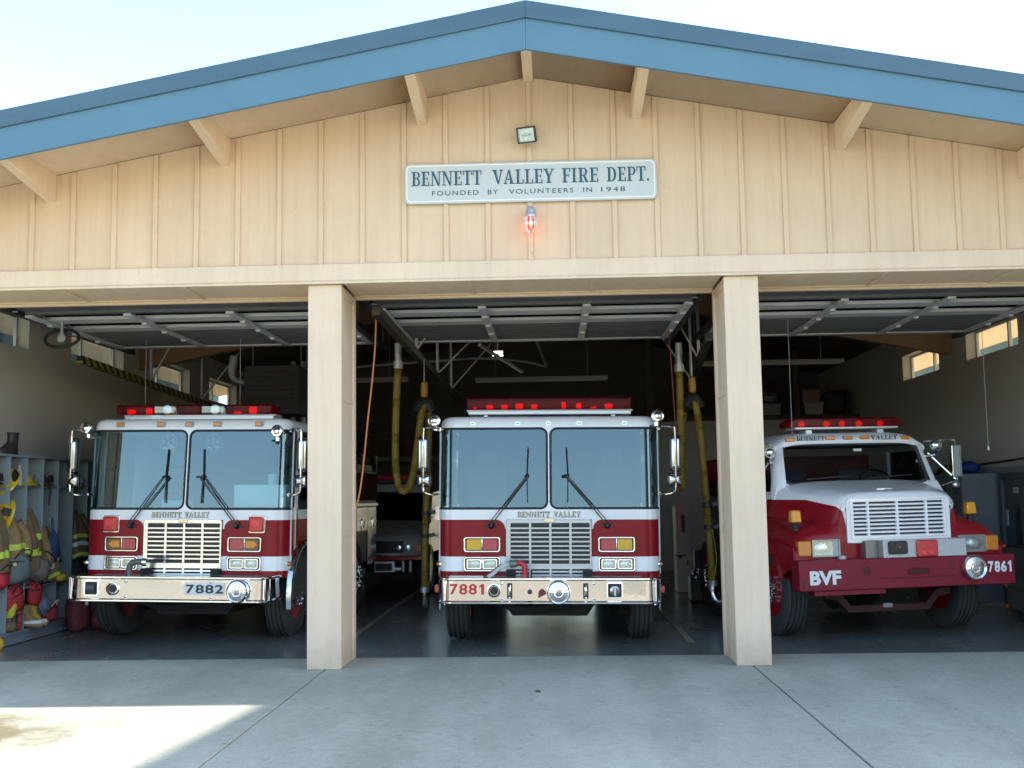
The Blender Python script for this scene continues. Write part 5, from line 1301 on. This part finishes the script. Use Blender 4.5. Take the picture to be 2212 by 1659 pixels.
def bag(label, y, x, z, w, d, h, m, seed, group='gear bags in the lockers', strap=BLACK, rx=0, name='gear_bag', cat='bag'):
    rnd = random.Random(seed); t = thing(name, label, cat, (x, y, z), rnd.uniform(-.2, .2), group); t.rotation_euler.x = rx
    ph = [rnd.uniform(0, 6) for _ in range(5)]; rows = []
    for i in range(15):
        v = -pi / 2 + pi * i / 14
        rows.append([(d / 2 * abs(cos(v)) ** .55 * (1 + .10 * sin(3 * a + ph[0] + 2 * v)) * cos(a), w / 2 * abs(cos(v)) ** .55 * (1 + .09 * sin(4 * a + ph[1] - v)) * sin(a), h / 2 + h / 2 * (abs(sin(v)) ** .75) * (1 if v > 0 else -1) * (1 + .08 * sin(2 * a + ph[2]))) for a in [2 * pi * k / 26 for k in range(26)]])
    MB().grid(rows, closed=True).build('bag_body', m, t, smooth=60)
    MB().tube(smooth_path([(d * .3, -w * .32, h * .8), (d * .5, -w * .2, h * 1.05), (d * .5, w * .2, h * 1.05), (d * .3, w * .32, h * .8)], .02), .008, 6).build('handle', strap, t)
    MB().tube([(d / 2 * cos(a) * 1.0, w / 2 * 1.0 * sin(a), h * .72) for a in [2 * pi * k / 24 for k in range(24)]], .007, 5, closed=True).build('zip', BLACK, t)
    return t
XS = -6.14
# leftmost bay in view
coat('brown coat with lime bands in the leftmost locker bay in view', 1.90, XS, 1.55, .80, COATD, [(.66, .78, LIME)], 11, lean=-.02)
bag('bright red bag in the leftmost locker bay in view', 1.88, -6.10, .62, .30, .32, .26, REDB, 5, strap=BLACK)
helmet('dark helmet on the top shelf at the left picture edge', 1.82, XS - .02, 1.795, BLKH)
tag(MB().sphere((-6.0, 1.80, .04), .07, 12, 8, (1, .8, 1.1)).build('work_glove', mat('yellow_glove', (.5, .33, .03), .7), None), 'yellow work glove lying on the floor by the locker plinth', 'glove')
# helmets, bottle
helmet('upright yellow helmet leaning in the shelf bay with the water bottle', 2.20, XS, 1.86, YH, tiltx=.9)
helmet('yellow helmet in front of the leaning one, left of the water bottle', 2.19, XS - .02, 1.80, YH, tiltx=.2)
wb = thing('water_bottle', 'clear plastic water bottle on the locker shelf', 'bottle', (XS + .03, 2.40, 1.793))
MB().lathe((0, 0, 0), (0, 0, 1), [(.03, 0), (.033, .01), (.033, .06), (.030, .07), (.033, .08), (.033, .15), (.024, .19), (.012, .205), (.012, .215)], 16).build('bottle_body', mat('pale_bottle_plastic', (.42, .50, .54), .15, coat=.4), wb)
MB().lathe((0, 0, .216), (0, 0, 1), [(.014, 0), (.014, .018)], 12).build('cap', PAPER, wb)
MB().lathe((0, 0, .085), (0, 0, 1), [(.0337, 0), (.0337, .055)], 16, caps=False).build('paper_label', mat('bottle_label', (.5, .55, .35), .6), wb)
helmet('yellow and black helmet on the third shelf from the left', 2.66, XS - .02, 1.795, YH, rz=.5)
tag(MB().box(XS - .1, XS + .02, 2.56, 2.60, 1.86, 1.99).build('folded_hood', mat('yellow_fabric', (.50, .36, .03), .8), None, bevel=.02), 'folded yellow hood standing behind the yellow and black helmet', 'hood')
helmet('black helmet with a dangling strap on the fourth shelf', 3.08, XS - .02, 1.795, mat('brown_black_helmet', (.07, .055, .02), .45))
tag(MB().tube(smooth_path([(XF + .005, 3.06, 1.80), (XF + .012, 3.07, 1.72), (XF + .01, 3.05, 1.62), (XF + .008, 3.06, 1.55)], .03), .011, 6).build('strap', BLACK, None), 'black webbing strap hanging from the fourth locker shelf', 'strap')
helmet('yellow helmet on the rightmost locker shelf behind the engine mirror', 3.98, XS - .02, 1.795, YH, rz=.3)
# hanging things
helmet('yellow helmet hanging on a hook in the second bay', 2.12, XS + .05, 1.47, YH, rz=-.6, tiltx=1.3)
coat('tan coat with a long diagonal lime sleeve stripe in the second bay', 2.27, XS, 1.42, .88, COAT, [(.55, .67, LIME), (.9, .98, LIME)], 3, lean=.03)
coat('dark brown coat with a wide lime chest band in the third bay', 2.68, XS, 1.52, .80, COATD, [(.42, .52, LIME), (.72, .78, LIME)], 8, lean=.03)
ds = thing('blue_flap', 'dark blue cape hanging diagonally in the fourth bay', 'cape', (XS + .12, 3.12, 1.40))
MB().grid([[(.05 + .02 * sin(4 * q + r), -.17 + .02 * q + .34 * q * (r / 8) , -.52 * (r / 8) - .04 * q * (r / 8)) for q in [k / 8 for k in range(9)]] for r in range(9)]).build('cloth', NAVY, ds, solid=.012)
MB().tube([(.05 + .02 * sin(4 * 1 + r), -.17 + .02 + .34 * (r / 8), -.52 * (r / 8) - .04 * (r / 8)) for r in range(9)], .008, 5).build('piping', SILV, ds)
coat('tan trousers and coat bundle under the blue cape', 3.09, XS, 1.30, .66, COAT, [(.62, .68, SILV), (.90, .97, LIME)], 21, lean=.05)
coat('brown coat with lime and silver bands next to the engine bumper', 3.97, XS, 1.48, .86, COATD, [(.5, .58, LIME), (.66, .75, SILV), (.9, .97, LIME)], 17, lean=.05, wide=.2)
bag('slumped grey-green bag in the second bay', 2.30, -6.09, .66, .42, .34, .36, BAGG, 31)
bag('taupe oval bag tilted in the third bay', 2.78, -6.09, .68, .44, .26, .30, BAGT, 32, rx=-.5)
bag('dark bag on the middle shelf of the rightmost bay', 3.98, -6.15, .62, .34, .34, .24, mat('black_bag_cloth', (.03, .03, .035), .8), 33)
tag(MB().sphere((XS + .2, 3.22, .66), .075, 12, 8, (.9, 1.2, .7)).build('work_glove', mat('yellow_orange_glove', (.5, .30, .03), .7), None), 'orange-yellow glove on the middle shelf of the fourth bay', 'glove')
# bottom row
bag('red bag hanging over the lower shelf edge of the second bay', 2.33, -6.08, .34, .32, .2, .30, REDB, 41, rx=.3, strap=BLACK)
bag('red bag hanging below the taupe bag in the third bay', 2.78, -6.08, .36, .22, .18, .27, REDB, 42, strap=BLACK)
bag('yellow roll standing in the bottom of the second bay', 2.16, -6.08, .22, .10, .14, .34, mat('yellow_roll_cloth', (.45, .40, .03), .7), 43, rx=-.35)
bag('small brown pouch at the bottom of the second bay', 2.18, -6.08, .125, .18, .2, .17, COATD, 44)
bag('dark red pouch leaning at the bottom of the second bay', 2.34, -6.07, .125, .12, .16, .26, mat('dark_red_cloth', (.25, .03, .04), .7), 45)
hat = thing('round_cap', 'round blue-grey cap hung at the bottom of the third bay', 'cap', (XF + .02, 2.95, .36))
MB().lathe((0, 0, 0), (1, 0, .1), [(.13, 0), (.14, .01), (.12, .02), (.085, .03), (.075, .06), (.03, .075)], 22).build('cap_body', mat('blue_grey_cloth', (.15, .18, .24), .8), hat)
MB().sphere((.075, .03, .02), .02, 8, 6).build('badge', COAT, hat)
bag('red and white bag at the bottom of the fourth bay', 3.15, -6.08, .125, .30, .26, .25, mat('crimson_bag_cloth', (.28, .02, .045), .7), 46, strap=PAPER)

b1 = thing('fire_boot', 'tan boot with yellow toe and white trim at the bottom of the third bay', 'boot', (XF - .04, 2.62, .12), .2, 'boots in the lockers')
def boot(t, m, trim, h=.26):
    rows = []
    for z, lx, ly, cx in ((0, .145, .055, .06), (.02, .15, .058, .06), (.06, .14, .055, .05), (.10, .10, .05, .02), (.15, .07, .05, -.01), (h * .8, .068, .052, -.015), (h, .075, .056, -.015)):
        rows.append([(cx + lx * cos(a) , ly * (1 + .08 * cos(3 * a)) * sin(a), z) for a in [2 * pi * k / 20 for k in range(20)]])
    MB().grid(rows, closed=True).build('boot_shaft', m, t)
    MB().grid([[(p[0] * 1.04 + .0, p[1] * 1.1, p[2] * .5 - .002) for p in rows[0]], [(p[0] * 1.03, p[1] * 1.1, .022) for p in rows[0]]], closed=True).build('sole', BLACK, t)
    if trim: MB().grid([[(p[0] * 1.03, p[1] * 1.05, .05) for p in rows[1]], [(p[0] * 1.02, p[1] * 1.04, .085) for p in rows[2]]], closed=True).build('trim', trim, t)
    MB().tube(smooth_path([rows[-1][k] for k in range(20)] + [rows[-1][0]], .02), .008, 5).build('top_edge', m, t)
boot(b1, COAT, SILV)
b2 = thing('fire_boot', 'yellow boot with a white band beside the tan one in the third bay', 'boot', (XF - .04, 2.80, .12), -.2, 'boots in the lockers')
boot(b2, mat('yellow_boot', (.42, .28, .03), .6), SILV)
bt = thing('leather_boot', 'pair-less black leather boot standing on top of the lockers', 'boot', (-6.13, 2.24, 2.152), -1.9)
boot(bt, BOOTL, None, .25)
bt2 = thing('leather_boot', 'second black boot lying toe first behind the standing boot', 'boot', (-6.25, 2.00, 2.152), -2.2)
boot(bt2, BOOTL, None, .12)
# red coats in a heap below the engine bumper
bag('dark red hose pack slumped on the floor beside the lockers', -0.0 + 3.55, -5.85, -.03, .34, .3, .50, mat('dusty_red_cloth', (.16, .03, .035), .8, var=.3, vscale=8), 51, strap=BLACK)
bag('second dark red pack lying further under the engine bumper', 3.75, -5.62, -.03, .36, .34, .28, mat('dusty_red_cloth', (.16, .03, .035), .8), 52, strap=BLACK)

# ================================================================ EXHAUST HOSES AND RAILS
def corr(i): return .041 + .012 * (i % 2)
def hose(label, pipe, pts, saddle, nozzle, group='yellow exhaust hoses'):
    t = thing('exhaust_hose', label, 'exhaust hose', (0, 0, 0), 0, group)
    p = smooth_path(pts, .016)
    MB().tube(p, .055, 12, rfun=corr).build('hose', YHOSE, t, smooth=70)
    MB().tube([pipe, pts[0]], .045, 12).lathe(pts[0], (0, 0, 1), [(.062, -.05), (.062, .05)], 14).build('drop_pipe', GALV, t)
    sx, sy, sz = saddle
    MB().tube(smooth_path([(sx - .10, sy - .05, sz - .12), (sx - .05, sy, sz + .0), (sx + .03, sy + .02, sz + .02), (sx + .09, sy + .03, sz - .10)], .02), .075, 10).build('saddle', RUB, t)
    MB().lathe((sx, sy, sz + .2), (0, 0, 1), [(.02, -.11), (.045, -.09), (.05, 0), (.045, .09), (.02, .11)], 14).build('balancer', mat('orange_balancer', (.48, .22, .02), .45), t)
    MB().tube([(sx, sy, sz + .3), (sx, sy, sz + .62)], .008, 6).build('hanger_hook', GALV, t)
    MB().tube([(sx, sy, sz + .05), (sx, sy, sz + .12)], .012, 6).build('hook_link', GALV, t)
    e = Vector(pts[-1]); q = [Vector(n_) for n_ in nozzle]
    MB().tube(smooth_path([e] + q, .03), .038, 12).build('nozzle', CHROME, t)
    MB().lathe(pts[-1], (0, 0, 1), [(.062, -.02), (.062, .05)], 14).build('clamp', GALV, t)
    zc = pts[-1][2] + .72
    k = min(range(len(p)), key=lambda i: abs(p[i].z - zc) + (0 if i > len(p) * .6 else 9))
    for dz in (0, .30):
        k = min(range(len(p)), key=lambda i: abs(p[i].z - zc - dz) + (0 if i > len(p) * .6 else 9))
        c_ = p[k]
        MB().lathe((c_.x, c_.y, c_.z - .03), (0, 0, 1), [(.064, 0), (.066, .03), (.064, .06)], 14).bar((c_.x + .06, c_.y - .03, c_.z), (c_.x + .13, c_.y - .03, c_.z + .02), .05, .05).build('coupling', DKST, t)
    MB().tube(smooth_path([(c_.x + .05, c_.y - .05, c_.z - .3), (c_.x + .09, c_.y - .08, c_.z - .7), (c_.x + .02, c_.y - .07, c_.z - 1.0)], .05), .005, 5).build('air_line', mat('thin_yellow_line', (.45, .36, .05), .6), t)
    return t
hose('yellow corrugated exhaust hose looping left of the middle engine', (-1.843, 4, 3.62), [(-1.843, 4, 3.33), (-1.865, 4, 2.9), (-1.885, 4, 2.3), (-1.87, 4, 1.9), (-1.82, 4, 1.70), (-1.74, 4.02, 1.68), (-1.66, 4.08, 1.9), (-1.60, 4.2, 2.4), (-1.57, 4.3, 2.72), (-1.53, 4.36, 2.80), (-1.49, 4.40, 2.70), (-1.50, 4.42, 2.2), (-1.54, 4.42, 1.2), (-1.555, 4.4, .35)], (-1.54, 4.36, 2.83), [(-1.55, 4.36, .25), (-1.54, 4.28, .16)])
hose('yellow corrugated exhaust hose between the middle engine and the right pillar', (1.85, 4, 3.55), [(1.85, 4, 3.22), (1.85, 4, 2.8), (1.84, 4, 2.2), (1.83, 4, 1.85), (1.85, 4.06, 1.68), (1.86, 4.16, 1.70), (1.87, 4.20, 2.0), (1.89, 4.20, 2.45), (1.93, 4.15, 2.70), (2.0, 4.08, 2.78), (2.07, 4.02, 2.62), (2.13, 4, 1.8), (2.17, 4, 1.1), (2.19, 4, .42)], (2.02, 4.06, 2.80), [(2.195, 4, .30), (2.24, 3.97, .21), (2.30, 3.94, .20)])
def rail(label, p, q, m, hangers, grp='exhaust hose rails under the roof'):
    t = thing('exhaust_rail', label, 'rail', (0, 0, 0), 0, grp)
    P, Q = Vector(p), Vector(q)
    MB().bar(P, Q, .085, .095).build('rail_beam', m, t)
    for f, dx in hangers:
        c_ = P.lerp(Q, f); top = zs(c_.x) - .02
        MB().bar(c_ + Vector((0, 0, .05)), (c_.x, c_.y, top), .04, .04).build('hanger', GALV, t)
        MB().bar(c_ + Vector((0, 0, .06)), (c_.x + dx, c_.y + .05, min(top, c_.z + .85)), .045, .02).build('brace', GALV, t)
    return t
rail('black and yellow striped hose rail high on the left wall side', (-5.9, 3.5, 3.42), (-5.75, 8.4, 3.22), HAZ, [(.48, .42), (.93, .62)])
rail('dark hose rail running back left of the middle engine', (-1.63, .82, 3.52), (-1.55, 10, 3.36), HAZD, [(.35, .55), (.62, .8), (.85, .7)])
rail('striped hose rail running back beside the right pillar', (2.02, 2.4, 3.40), (2.62, 10, 3.24), HAZD, [(.3, -.4), (.6, -.5)])
# suspended cords
cd = tag(MB().tube(smooth_path([(-1.686, 1.2, 3.62), (-1.70, 1.2, 3.2), (-1.735, 1.2, 2.8), (-1.78, 1.2, 2.4), (-1.82, 1.2, 2.0), (-1.865, 1.2, 1.65), (-1.93, 1.2, 1.42), (-2.02, 1.22, 1.25)], .05), .009, 8).build('hanging_cord', mat('orange_cord', (.60, .20, .06), .5), None), 'orange extension cord hanging beside the left pillar', 'cord')
tag(MB().tube(smooth_path([(1.62, 3.0, 3.6), (1.66, 3.0, 2.6), (1.69, 3.0, 1.6), (1.70, 3.0, 1.0)], .1), .006, 6).build('hanging_cord', mat('dark_red_cord', (.22, .02, .03), .5), None), 'thin red pull cord hanging right of the middle engine mirror', 'cord')
for x, y, z0, z1, lb in ((-4.92, 3.2, 2.74, 3.62, 'thin pale pull cord above the left end of the left light bar'), (-3.72, 3.2, 2.74, 3.6, 'thin pale pull cord above the right end of the left light bar'), (5.35, 2.9, 2.1, 3.6, 'thin white pull cord above the right truck mirror'), (2.98, 2.6, 2.3, 3.62, 'thin white pull cord with a tag beside the right pillar')):
    cd = thing('pull_cord', lb, 'cord', (x, y, z0), 0, 'thin door pull cords')
    MB().tube([(0, 0, 0), (0, 0, z1 - z0)], .0035, 5).build('string', mat('pale_string', (.35, .35, .34), .7), cd)
    MB().lathe((0, 0, -.06), (0, 0, 1), [(.008, 0), (.014, .02), (.008, .06)], 8).build('pull', PAPER if x != 2.98 else mat('red_tag', (.4, .05, .06), .6), cd)

# ================================================================ CEILING FITTINGS
def tube_light(label, x0, x1, y, z, rz=0):
    t = thing('strip_light', label, 'strip light', ((x0 + x1) / 2, y, z), rz, 'unlit fluorescent strip lights'); w = (x1 - x0) / 2
    MB().prism([(-.14, 0), (-.07, .07), (.07, .07), (.14, 0), (.13, 0), (.065, .06), (-.065, .06), (-.13, 0)], 'yz', -w, w).build('reflector', mat('strip_light_white', (.55, .54, .50), .5), t, smooth=0)
    for dy in (-.06, .06): MB().tube([(-w + .03, dy, .03), (w - .03, dy, .03)], .019, 8).build('tube', mat('fluorescent_tube', (.6, .6, .57), .4), t)
    for q in (-.7, .7): MB().tube([(w * q, 0, .07), (w * q, 0, zs((x0 + x1) / 2 + w * q) - z - .02)], .004, 5).build('suspension', GALV, t)
tube_light('long unlit strip light above the middle engine', -1.16, 1.17, 9, 3.60)
tube_light('unlit strip light partly behind the right pillar', 2.75, 5.29, 9, 3.82)
tube_light('unlit strip light behind the left pillar', -4.5, -2.38, 9, 3.64)
em = thing('emergency_lamp', 'small lit white lamp under the roof behind the middle door', 'lamp', (-.62, 6.0, 3.69))
MB().box(-.08, .08, -.05, .05, 0, .06).bar((0, 0, .07), (0, 0, 1.8), .02, .02).build('lamp_housing', GALV, em)
MB().box(-.075, .075, -.054, -.045, .02, .05).box(-.075, .075, -.045, .045, -.006, -.001).build('lamp_lens', mat('lit_white_lens', (.9, .9, .85), .4, emit=(1, .97, .88, 3.0)), em)
pp = tag(MB().tube(smooth_path([(-4.4, 8.6, 3.77), (-3.2, 8.6, 3.86), (-2.0, 8.6, 3.93), (-1.0, 8.6, 3.97), (-.3, 8.6, 3.9), (0.1, 8.6, 3.80)], .1), .02, 8).tube([(0.1, 8.6, 3.80), (-.4, 6.4, 4.9)], .022, 8).build('conduit', GALV, None), 'pale steel conduit curving under the roof behind the left pillar', 'pipe')
pf = thing('door_prop', 'pale angle iron brace leaning under the middle garage door', 'brace', (-.80, 4.6, 3.66))
MB().bar((0, 0, 0), (.5, 3.0, -.05), .04, .04).build('bar', GALV, pf)
uh = thing('unit_heater', 'dark hanging unit heater with bent flue over the left engine', 'heater', (-4.35, 7.2, 2.95))
MB().box(-.45, .45, 0, .7, 0, .80).build('casing', mat('dark_heater_paint', (.07, .07, .068), .6), uh, bevel=.02)
MB().tube(smooth_path([(-.50, .3, .55), (-.66, .3, .60), (-.72, .3, .75), (-.70, .3, 1.0)], .05), .07, 12).build('flue', GALV, uh)
for k in range(9): MB().box(-.40, .40, -.02, .002, .08 + k * .075, .10 + k * .075).build('louvre', DKST, uh)
for x in (-.4, .4): MB().tube([(x, .35, .8), (x, .35, 1.75)], .008, 6).build('hanger_rod', GALV, uh)
for x in (-4.75, -4.55): 
    tag(MB().tube([(x, 10.4, 2.3), (x, 10.4, 4.2)], .05, 12).build('vent_pipe', GALV, None), 'grey vent pipe rising ' + ('left' if x < -4.7 else 'right') + ' of two behind the left light bar', 'pipe', 'vent pipes on the left')
cl = thing('cord_reel', 'black hose reel loop hanging at the left picture edge', 'reel', (-5.55, 2.2, 3.50))
MB().tube([(.20 * cos(a), .05 * sin(a), .11 * sin(a)) for a in [2 * pi * k / 24 for k in range(24)]], .02, 8, closed=True).build('loop', RUB, cl)
MB().lathe((0, -.02, 0), (0, 1, 0), [(.05, 0), (.05, .05)], 14).bar((0, 0, 0), (0, 0, .5), .03, .03).build('bracket', GALV, cl)

# ================================================================ RIGHT SIDE: LOFT STORE, DOOR, CABINETS
CARD = mat('cardboard', (.26, .18, .11), .85, var=.1, vscale=4)
def carton(label, x0, x1, y, z0, z1, m=CARD, tape=True):
    t = thing('carton', label, 'box', ((x0 + x1) / 2, y, z0), random.uniform(-.08, .08), 'boxes stored on the loft'); w = (x1 - x0) / 2; h = z1 - z0
    MB().box(-w, w, -.25, .25, 0, h).build('box_body', m, t, bevel=.008, seg=1)
    MB().box(-w - .004, w + .004, -.02, .02, h * .5, h + .004).box(-w, w, -.254, -.25, h * .78, h * .80).build('tape', mat('brown_tape', (.32, .24, .14), .4), t)
carton('low dark cardboard box at the left end of the loft', 3.90, 4.38, 13.3, 3.202, 3.62)
carton('flat cardboard box on top of the left loft box', 3.95, 4.34, 13.32, 3.624, 3.74)
carton('tall dark carton stacked at the top left of the loft', 3.92, 4.30, 13.34, 3.744, 4.35, mat('dark_cardboard', (.13, .09, .06), .85))
carton('pale open carton topmost beside the loft post', 5.50, 5.86, 13.3, 3.47, 3.74)
def tote(label, x0, x1, y, z0, z1, m):
    t = thing('storage_tote', label, 'tote', ((x0 + x1) / 2, y, z0), 0, 'plastic totes on the loft'); w = (x1 - x0) / 2; h = z1 - z0
    MB().add([(-w * .9, -.22, 0), (w * .9, -.22, 0), (w * .9, .22, 0), (-w * .9, .22, 0), (-w, -.25, h), (w, -.25, h), (w, .25, h), (-w, .25, h)], [(0, 1, 2, 3), (0, 1, 5, 4), (1, 2, 6, 5), (2, 3, 7, 6), (3, 0, 4, 7), (4, 5, 6, 7)]).build('tub', m, t, bevel=.01)
    MB().box(-w - .015, w + .015, -.265, .265, h, h + .03).build('lid', m, t, bevel=.01)
    MB().box(-.08, .08, -.27, -.24, h * .6, h * .75).build('handle', m, t, bevel=.01)
tote('grey plastic tote with crumpled contents in the middle of the loft', 4.58, 5.03, 13.3, 3.202, 3.42, mat('grey_tote', (.30, .29, .28), .5))
tote('white slotted crate under the pale open carton', 5.52, 5.92, 13.3, 3.202, 3.44, mat('white_tote', (.42, .42, .40), .5))
bag('crumpled grey plastic bundle on top of the grey tote', 4.0 * 0 + 13.3, 4.8, 3.455, .36, .4, .24, mat('grey_plastic_film', (.18, .18, .18), .4), 61, group='loose bundles on the loft', name='bundle', cat='bundle')
bag('dark bundle at the right end of the loft', 13.4, 6.2, 3.202, .7, .5, .5, mat('dark_bundle_cloth', (.05, .055, .06), .8), 62, group='loose bundles on the loft', name='bundle', cat='bundle')
# white cabinet standing open deep between the engines
wc = thing('white_cabinet', 'narrow white cabinet with a dark slot window behind the middle engine', 'cabinet', (2.30, 8.0, -.03))
MB().box(-.11, .11, 0, .5, 0, 1.40).build('cabinet_body', mat('warm_white_cabinet', (.55, .50, .46), .5), wc, bevel=.01)
MB().box(-.045, .03, -.006, .002, .98, 1.26).build('slot_window', BLACK, wc)
MB().lathe((-.06, 0, .58), (0, -1, 0), [(.03, 0), (.03, .03)], 12).bar((-.15, -.03, .60), (.03, -.03, .60), .03, .02).build('cabinet_handle', DKST, wc)
MB().box(.05, .075, -.012, 0, .45, .52).build('hinge', DKST, wc)
ps = thing('hose_valve_stand', 'dark pump stand with chrome valves on the floor behind the right hose', 'pump', (2.42, 6.6, -.03))
MB().box(-.2, .25, -.15, .3, 0, .35).box(-.12, .18, -.05, .2, .35, .75).build('pump_body', DKST, ps, bevel=.03)
for x, z in ((-.15, .42), (-.05, .46), (-.1, .36)): MB().lathe((x, -.12, z), (0, -1, .1), [(.05, 0), (.055, .05), (.03, .06), (.03, .12)], 14).build('valve', CHROME, ps)
# right wall: grey lockers, steel door, shelf helmet
GL = mat('grey_locker_paint', (.20, .23, .26), .5, var=.05)
rl = thing('steel_lockers', 'tall blue-grey steel lockers against the right wall', 'lockers', (6.36, 6.6, -.03))
MB().box(-.27, .27, -.75, .75, 0, 1.84).build('locker_body', GL, rl, bevel=.006)
for k in range(3):
    lo = MB().box(-.282, -.272, -.74 + k * .5, -.27 + k * .5, .06, 1.80).build('locker_door', GL, rl, bevel=.004)
    for q in range(5): MB().box(-.286, -.282, -.60 + k * .5, -.42 + k * .5, 1.55 + q * .035, 1.562 + q * .035).build('vent_slot', DKST, lo)
    MB().box(-.295, -.282, -.34 + k * .5, -.31 + k * .5, .95, 1.07).build('locker_handle', CHROME, lo)
sd_ = thing('steel_door', 'dark grey steel door with a narrow window in the right wall', 'door', (6.60, 5.15, -.03))
MB().ring([(-.56, 0), (.56, 0), (.56, 1.84), (-.56, 1.84)], [(-.47, 0.0), (.47, 0.0), (.47, 1.75), (-.47, 1.75)], 'yz', -.05, .04).build('door_frame', mat('dark_grey_door_frame', (.11, .125, .145), .5), sd_)
dl = MB().box(-.01, .03, -.465, .465, .01, 1.745).build('door_leaf', mat('dark_grey_door', (.10, .12, .145), .45), sd_)
MB().box(-.016, -.008, -.05, .12, .85, 1.35).build('door_window', BLACK, dl)
MB().box(-.018, -.009, -.02, .14, 1.55, 1.64).box(-.018, -.009, .36, .43, 1.1, 1.32).build('door_notice', PAPER, dl)
MB().lathe((-.01, -.40, .80), (-1, 0, 0), [(.03, 0), (.03, .02), (.015, .03), (.015, .06)], 12).bar((-.07, -.42, .80), (-.07, -.28, .80), .02, .02).build('door_handle', CHROME, sd_)
tag(MB().tube([(6.635, .2, 2.13), (6.635, 7.4, 1.93)], .016, 6).build('wall_conduit', DKST, None), 'dark conduit running along the right wall above the door', 'pipe')
struct(MB().box(6.632, 6.648, .2, 12.9, -.03, 1.90).build('wall_dado', mat('blue_grey_dado', (.30, .33, .36), .6, var=.04)))
MB_h = thing('blue_bag', 'blue bag lying on top of the steel lockers', 'bag', (6.32, 6.15, 1.812))
MB().sphere((0, 0, .09), .15, 14, 9, (1, 1.2, .65)).build('bag_body', mat('blue_bag_cloth', (.02, .05, .24), .6), MB_h)
MB().tube(smooth_path([(-.1, -.1, .15), (-.12, 0, .24), (-.1, .1, .15)], .03), .012, 6).build('handle', BLACK, MB_h)
helmet('olive yellow helmet on top of the steel lockers', 6.95, 6.3, 1.815, mat('olive_helmet', (.22, .18, .03), .5), group=None)
helmet('dark helmet beside the olive one on the steel lockers', 7.2, 6.3, 1.815, BLKH, group=None)
ntc = thing('wall_notice', 'paper notice with a dark heading on the right wall', 'notice', (6.628, 4.02, 1.10))
MB().box(-.004, 0, -.17, .17, 0, .42).build('sheet', mat('grey_notice_paper', (.36, .38, .40), .7), ntc)
MB().box(-.006, -.004, -.16, .16, .33, .40).build('heading', mat('notice_heading', (.10, .08, .02), .7), ntc)
for k in range(4): MB().box(-.006, -.004, -.15, .12 - .03 * (k % 2), .05 + .06 * k, .075 + .06 * k).build('text_block', mat('notice_text', (.18, .20, .24), .7), ntc)
cb = thing('wall_counter', 'pale wall shelf below the notice at the right edge', 'shelf', (6.48, 3.95, .60))
MB().box(-.18, .14, -.5, .35, 0, .24).build('counter', mat('pale_counter', (.40, .44, .48), .5), cb, bevel=.008)
yb_ = thing('yellow_case', 'yellow and dark case lying on the wall shelf', 'case', (6.44, 3.95, .842))
MB().box(-.12, .1, -.3, .25, 0, .14).build('case_body', mat('dull_yellow_case', (.24, .18, .02), .5), yb_, bevel=.03)
MB().tube(smooth_path([(-.13, -.1, .06), (-.16, 0, .10), (-.13, .1, .06)], .03), .012, 6).build('handle', BLACK, yb_)
tc_ = thing('tool_cart', 'black rolling tool cart with orange corner guards at the right edge', 'tool cart', (6.05, 3.35, -.03))
MB().box(-.25, .35, -.45, .40, .12, .92).build('cart_body', mat('black_cart', (.018, .02, .028), .5), tc_, bevel=.02)
for z in (.16, .42, .68, .90):
    MB().sphere((-.25, .38, z), .030, 10, 7).build('corner_guard', mat('orange_guard', (.6, .16, .02), .4), tc_)
for k in range(3): MB().box(-.262, -.25, -.40, .34, .17 + .26 * k, .38 + .26 * k).build('drawer', DKST, tc_, bevel=.006)
for y in (-.38, .34): MB().lathe((-.1, y, .06), (0, 1, 0), [(.06, -.015), (.06, .015)], 14).build('caster', RUB, tc_)
# dark shelving across the back so the depth does not end in an empty wall
bs = thing('storage_rack', 'dark steel storage rack across the back wall', 'rack', (-1.6, 15.7, -.03))
MB().box(-4.8, 2.0, .0, .04, 2.45, 2.55).box(-4.8, 2.0, .55, .6, 2.45, 2.55).box(-4.8, 2.0, .0, .6, 2.55, 2.58).build('rack_deck', mat('dull_rack_steel', (.16, .15, .14), .6), bs)
for x in (-4.75, -2.5, -.3, 1.95): MB().box(x - .04, x + .04, .0, .08, 0, 3.4).build('upright', DKST, bs)
for k in range(5):
    x = -6.0 + k * .9
    carton(('first', 'second', 'third', 'fourth', 'fifth')[k] + ' carton from the left on the dark back rack', x, x + .6, 16.0, 2.552, 2.552 + random.uniform(.3, .6), mat('dark_cardboard', (.13, .09, .06), .85))
sk = tag(MB().lathe((0, 0, 0), (0, 0, 1), [(.03, 0), (.02, .012), (.005, .016)], 9).build('leaf_litter', mat('dry_leaf', (.10, .07, .04), .9), None), 'dry leaf lying on the concrete in front of the middle bay', 'leaf'); sk.location = (.02, -1.25, .001); sk.rotation_euler = (0, .4, .6)
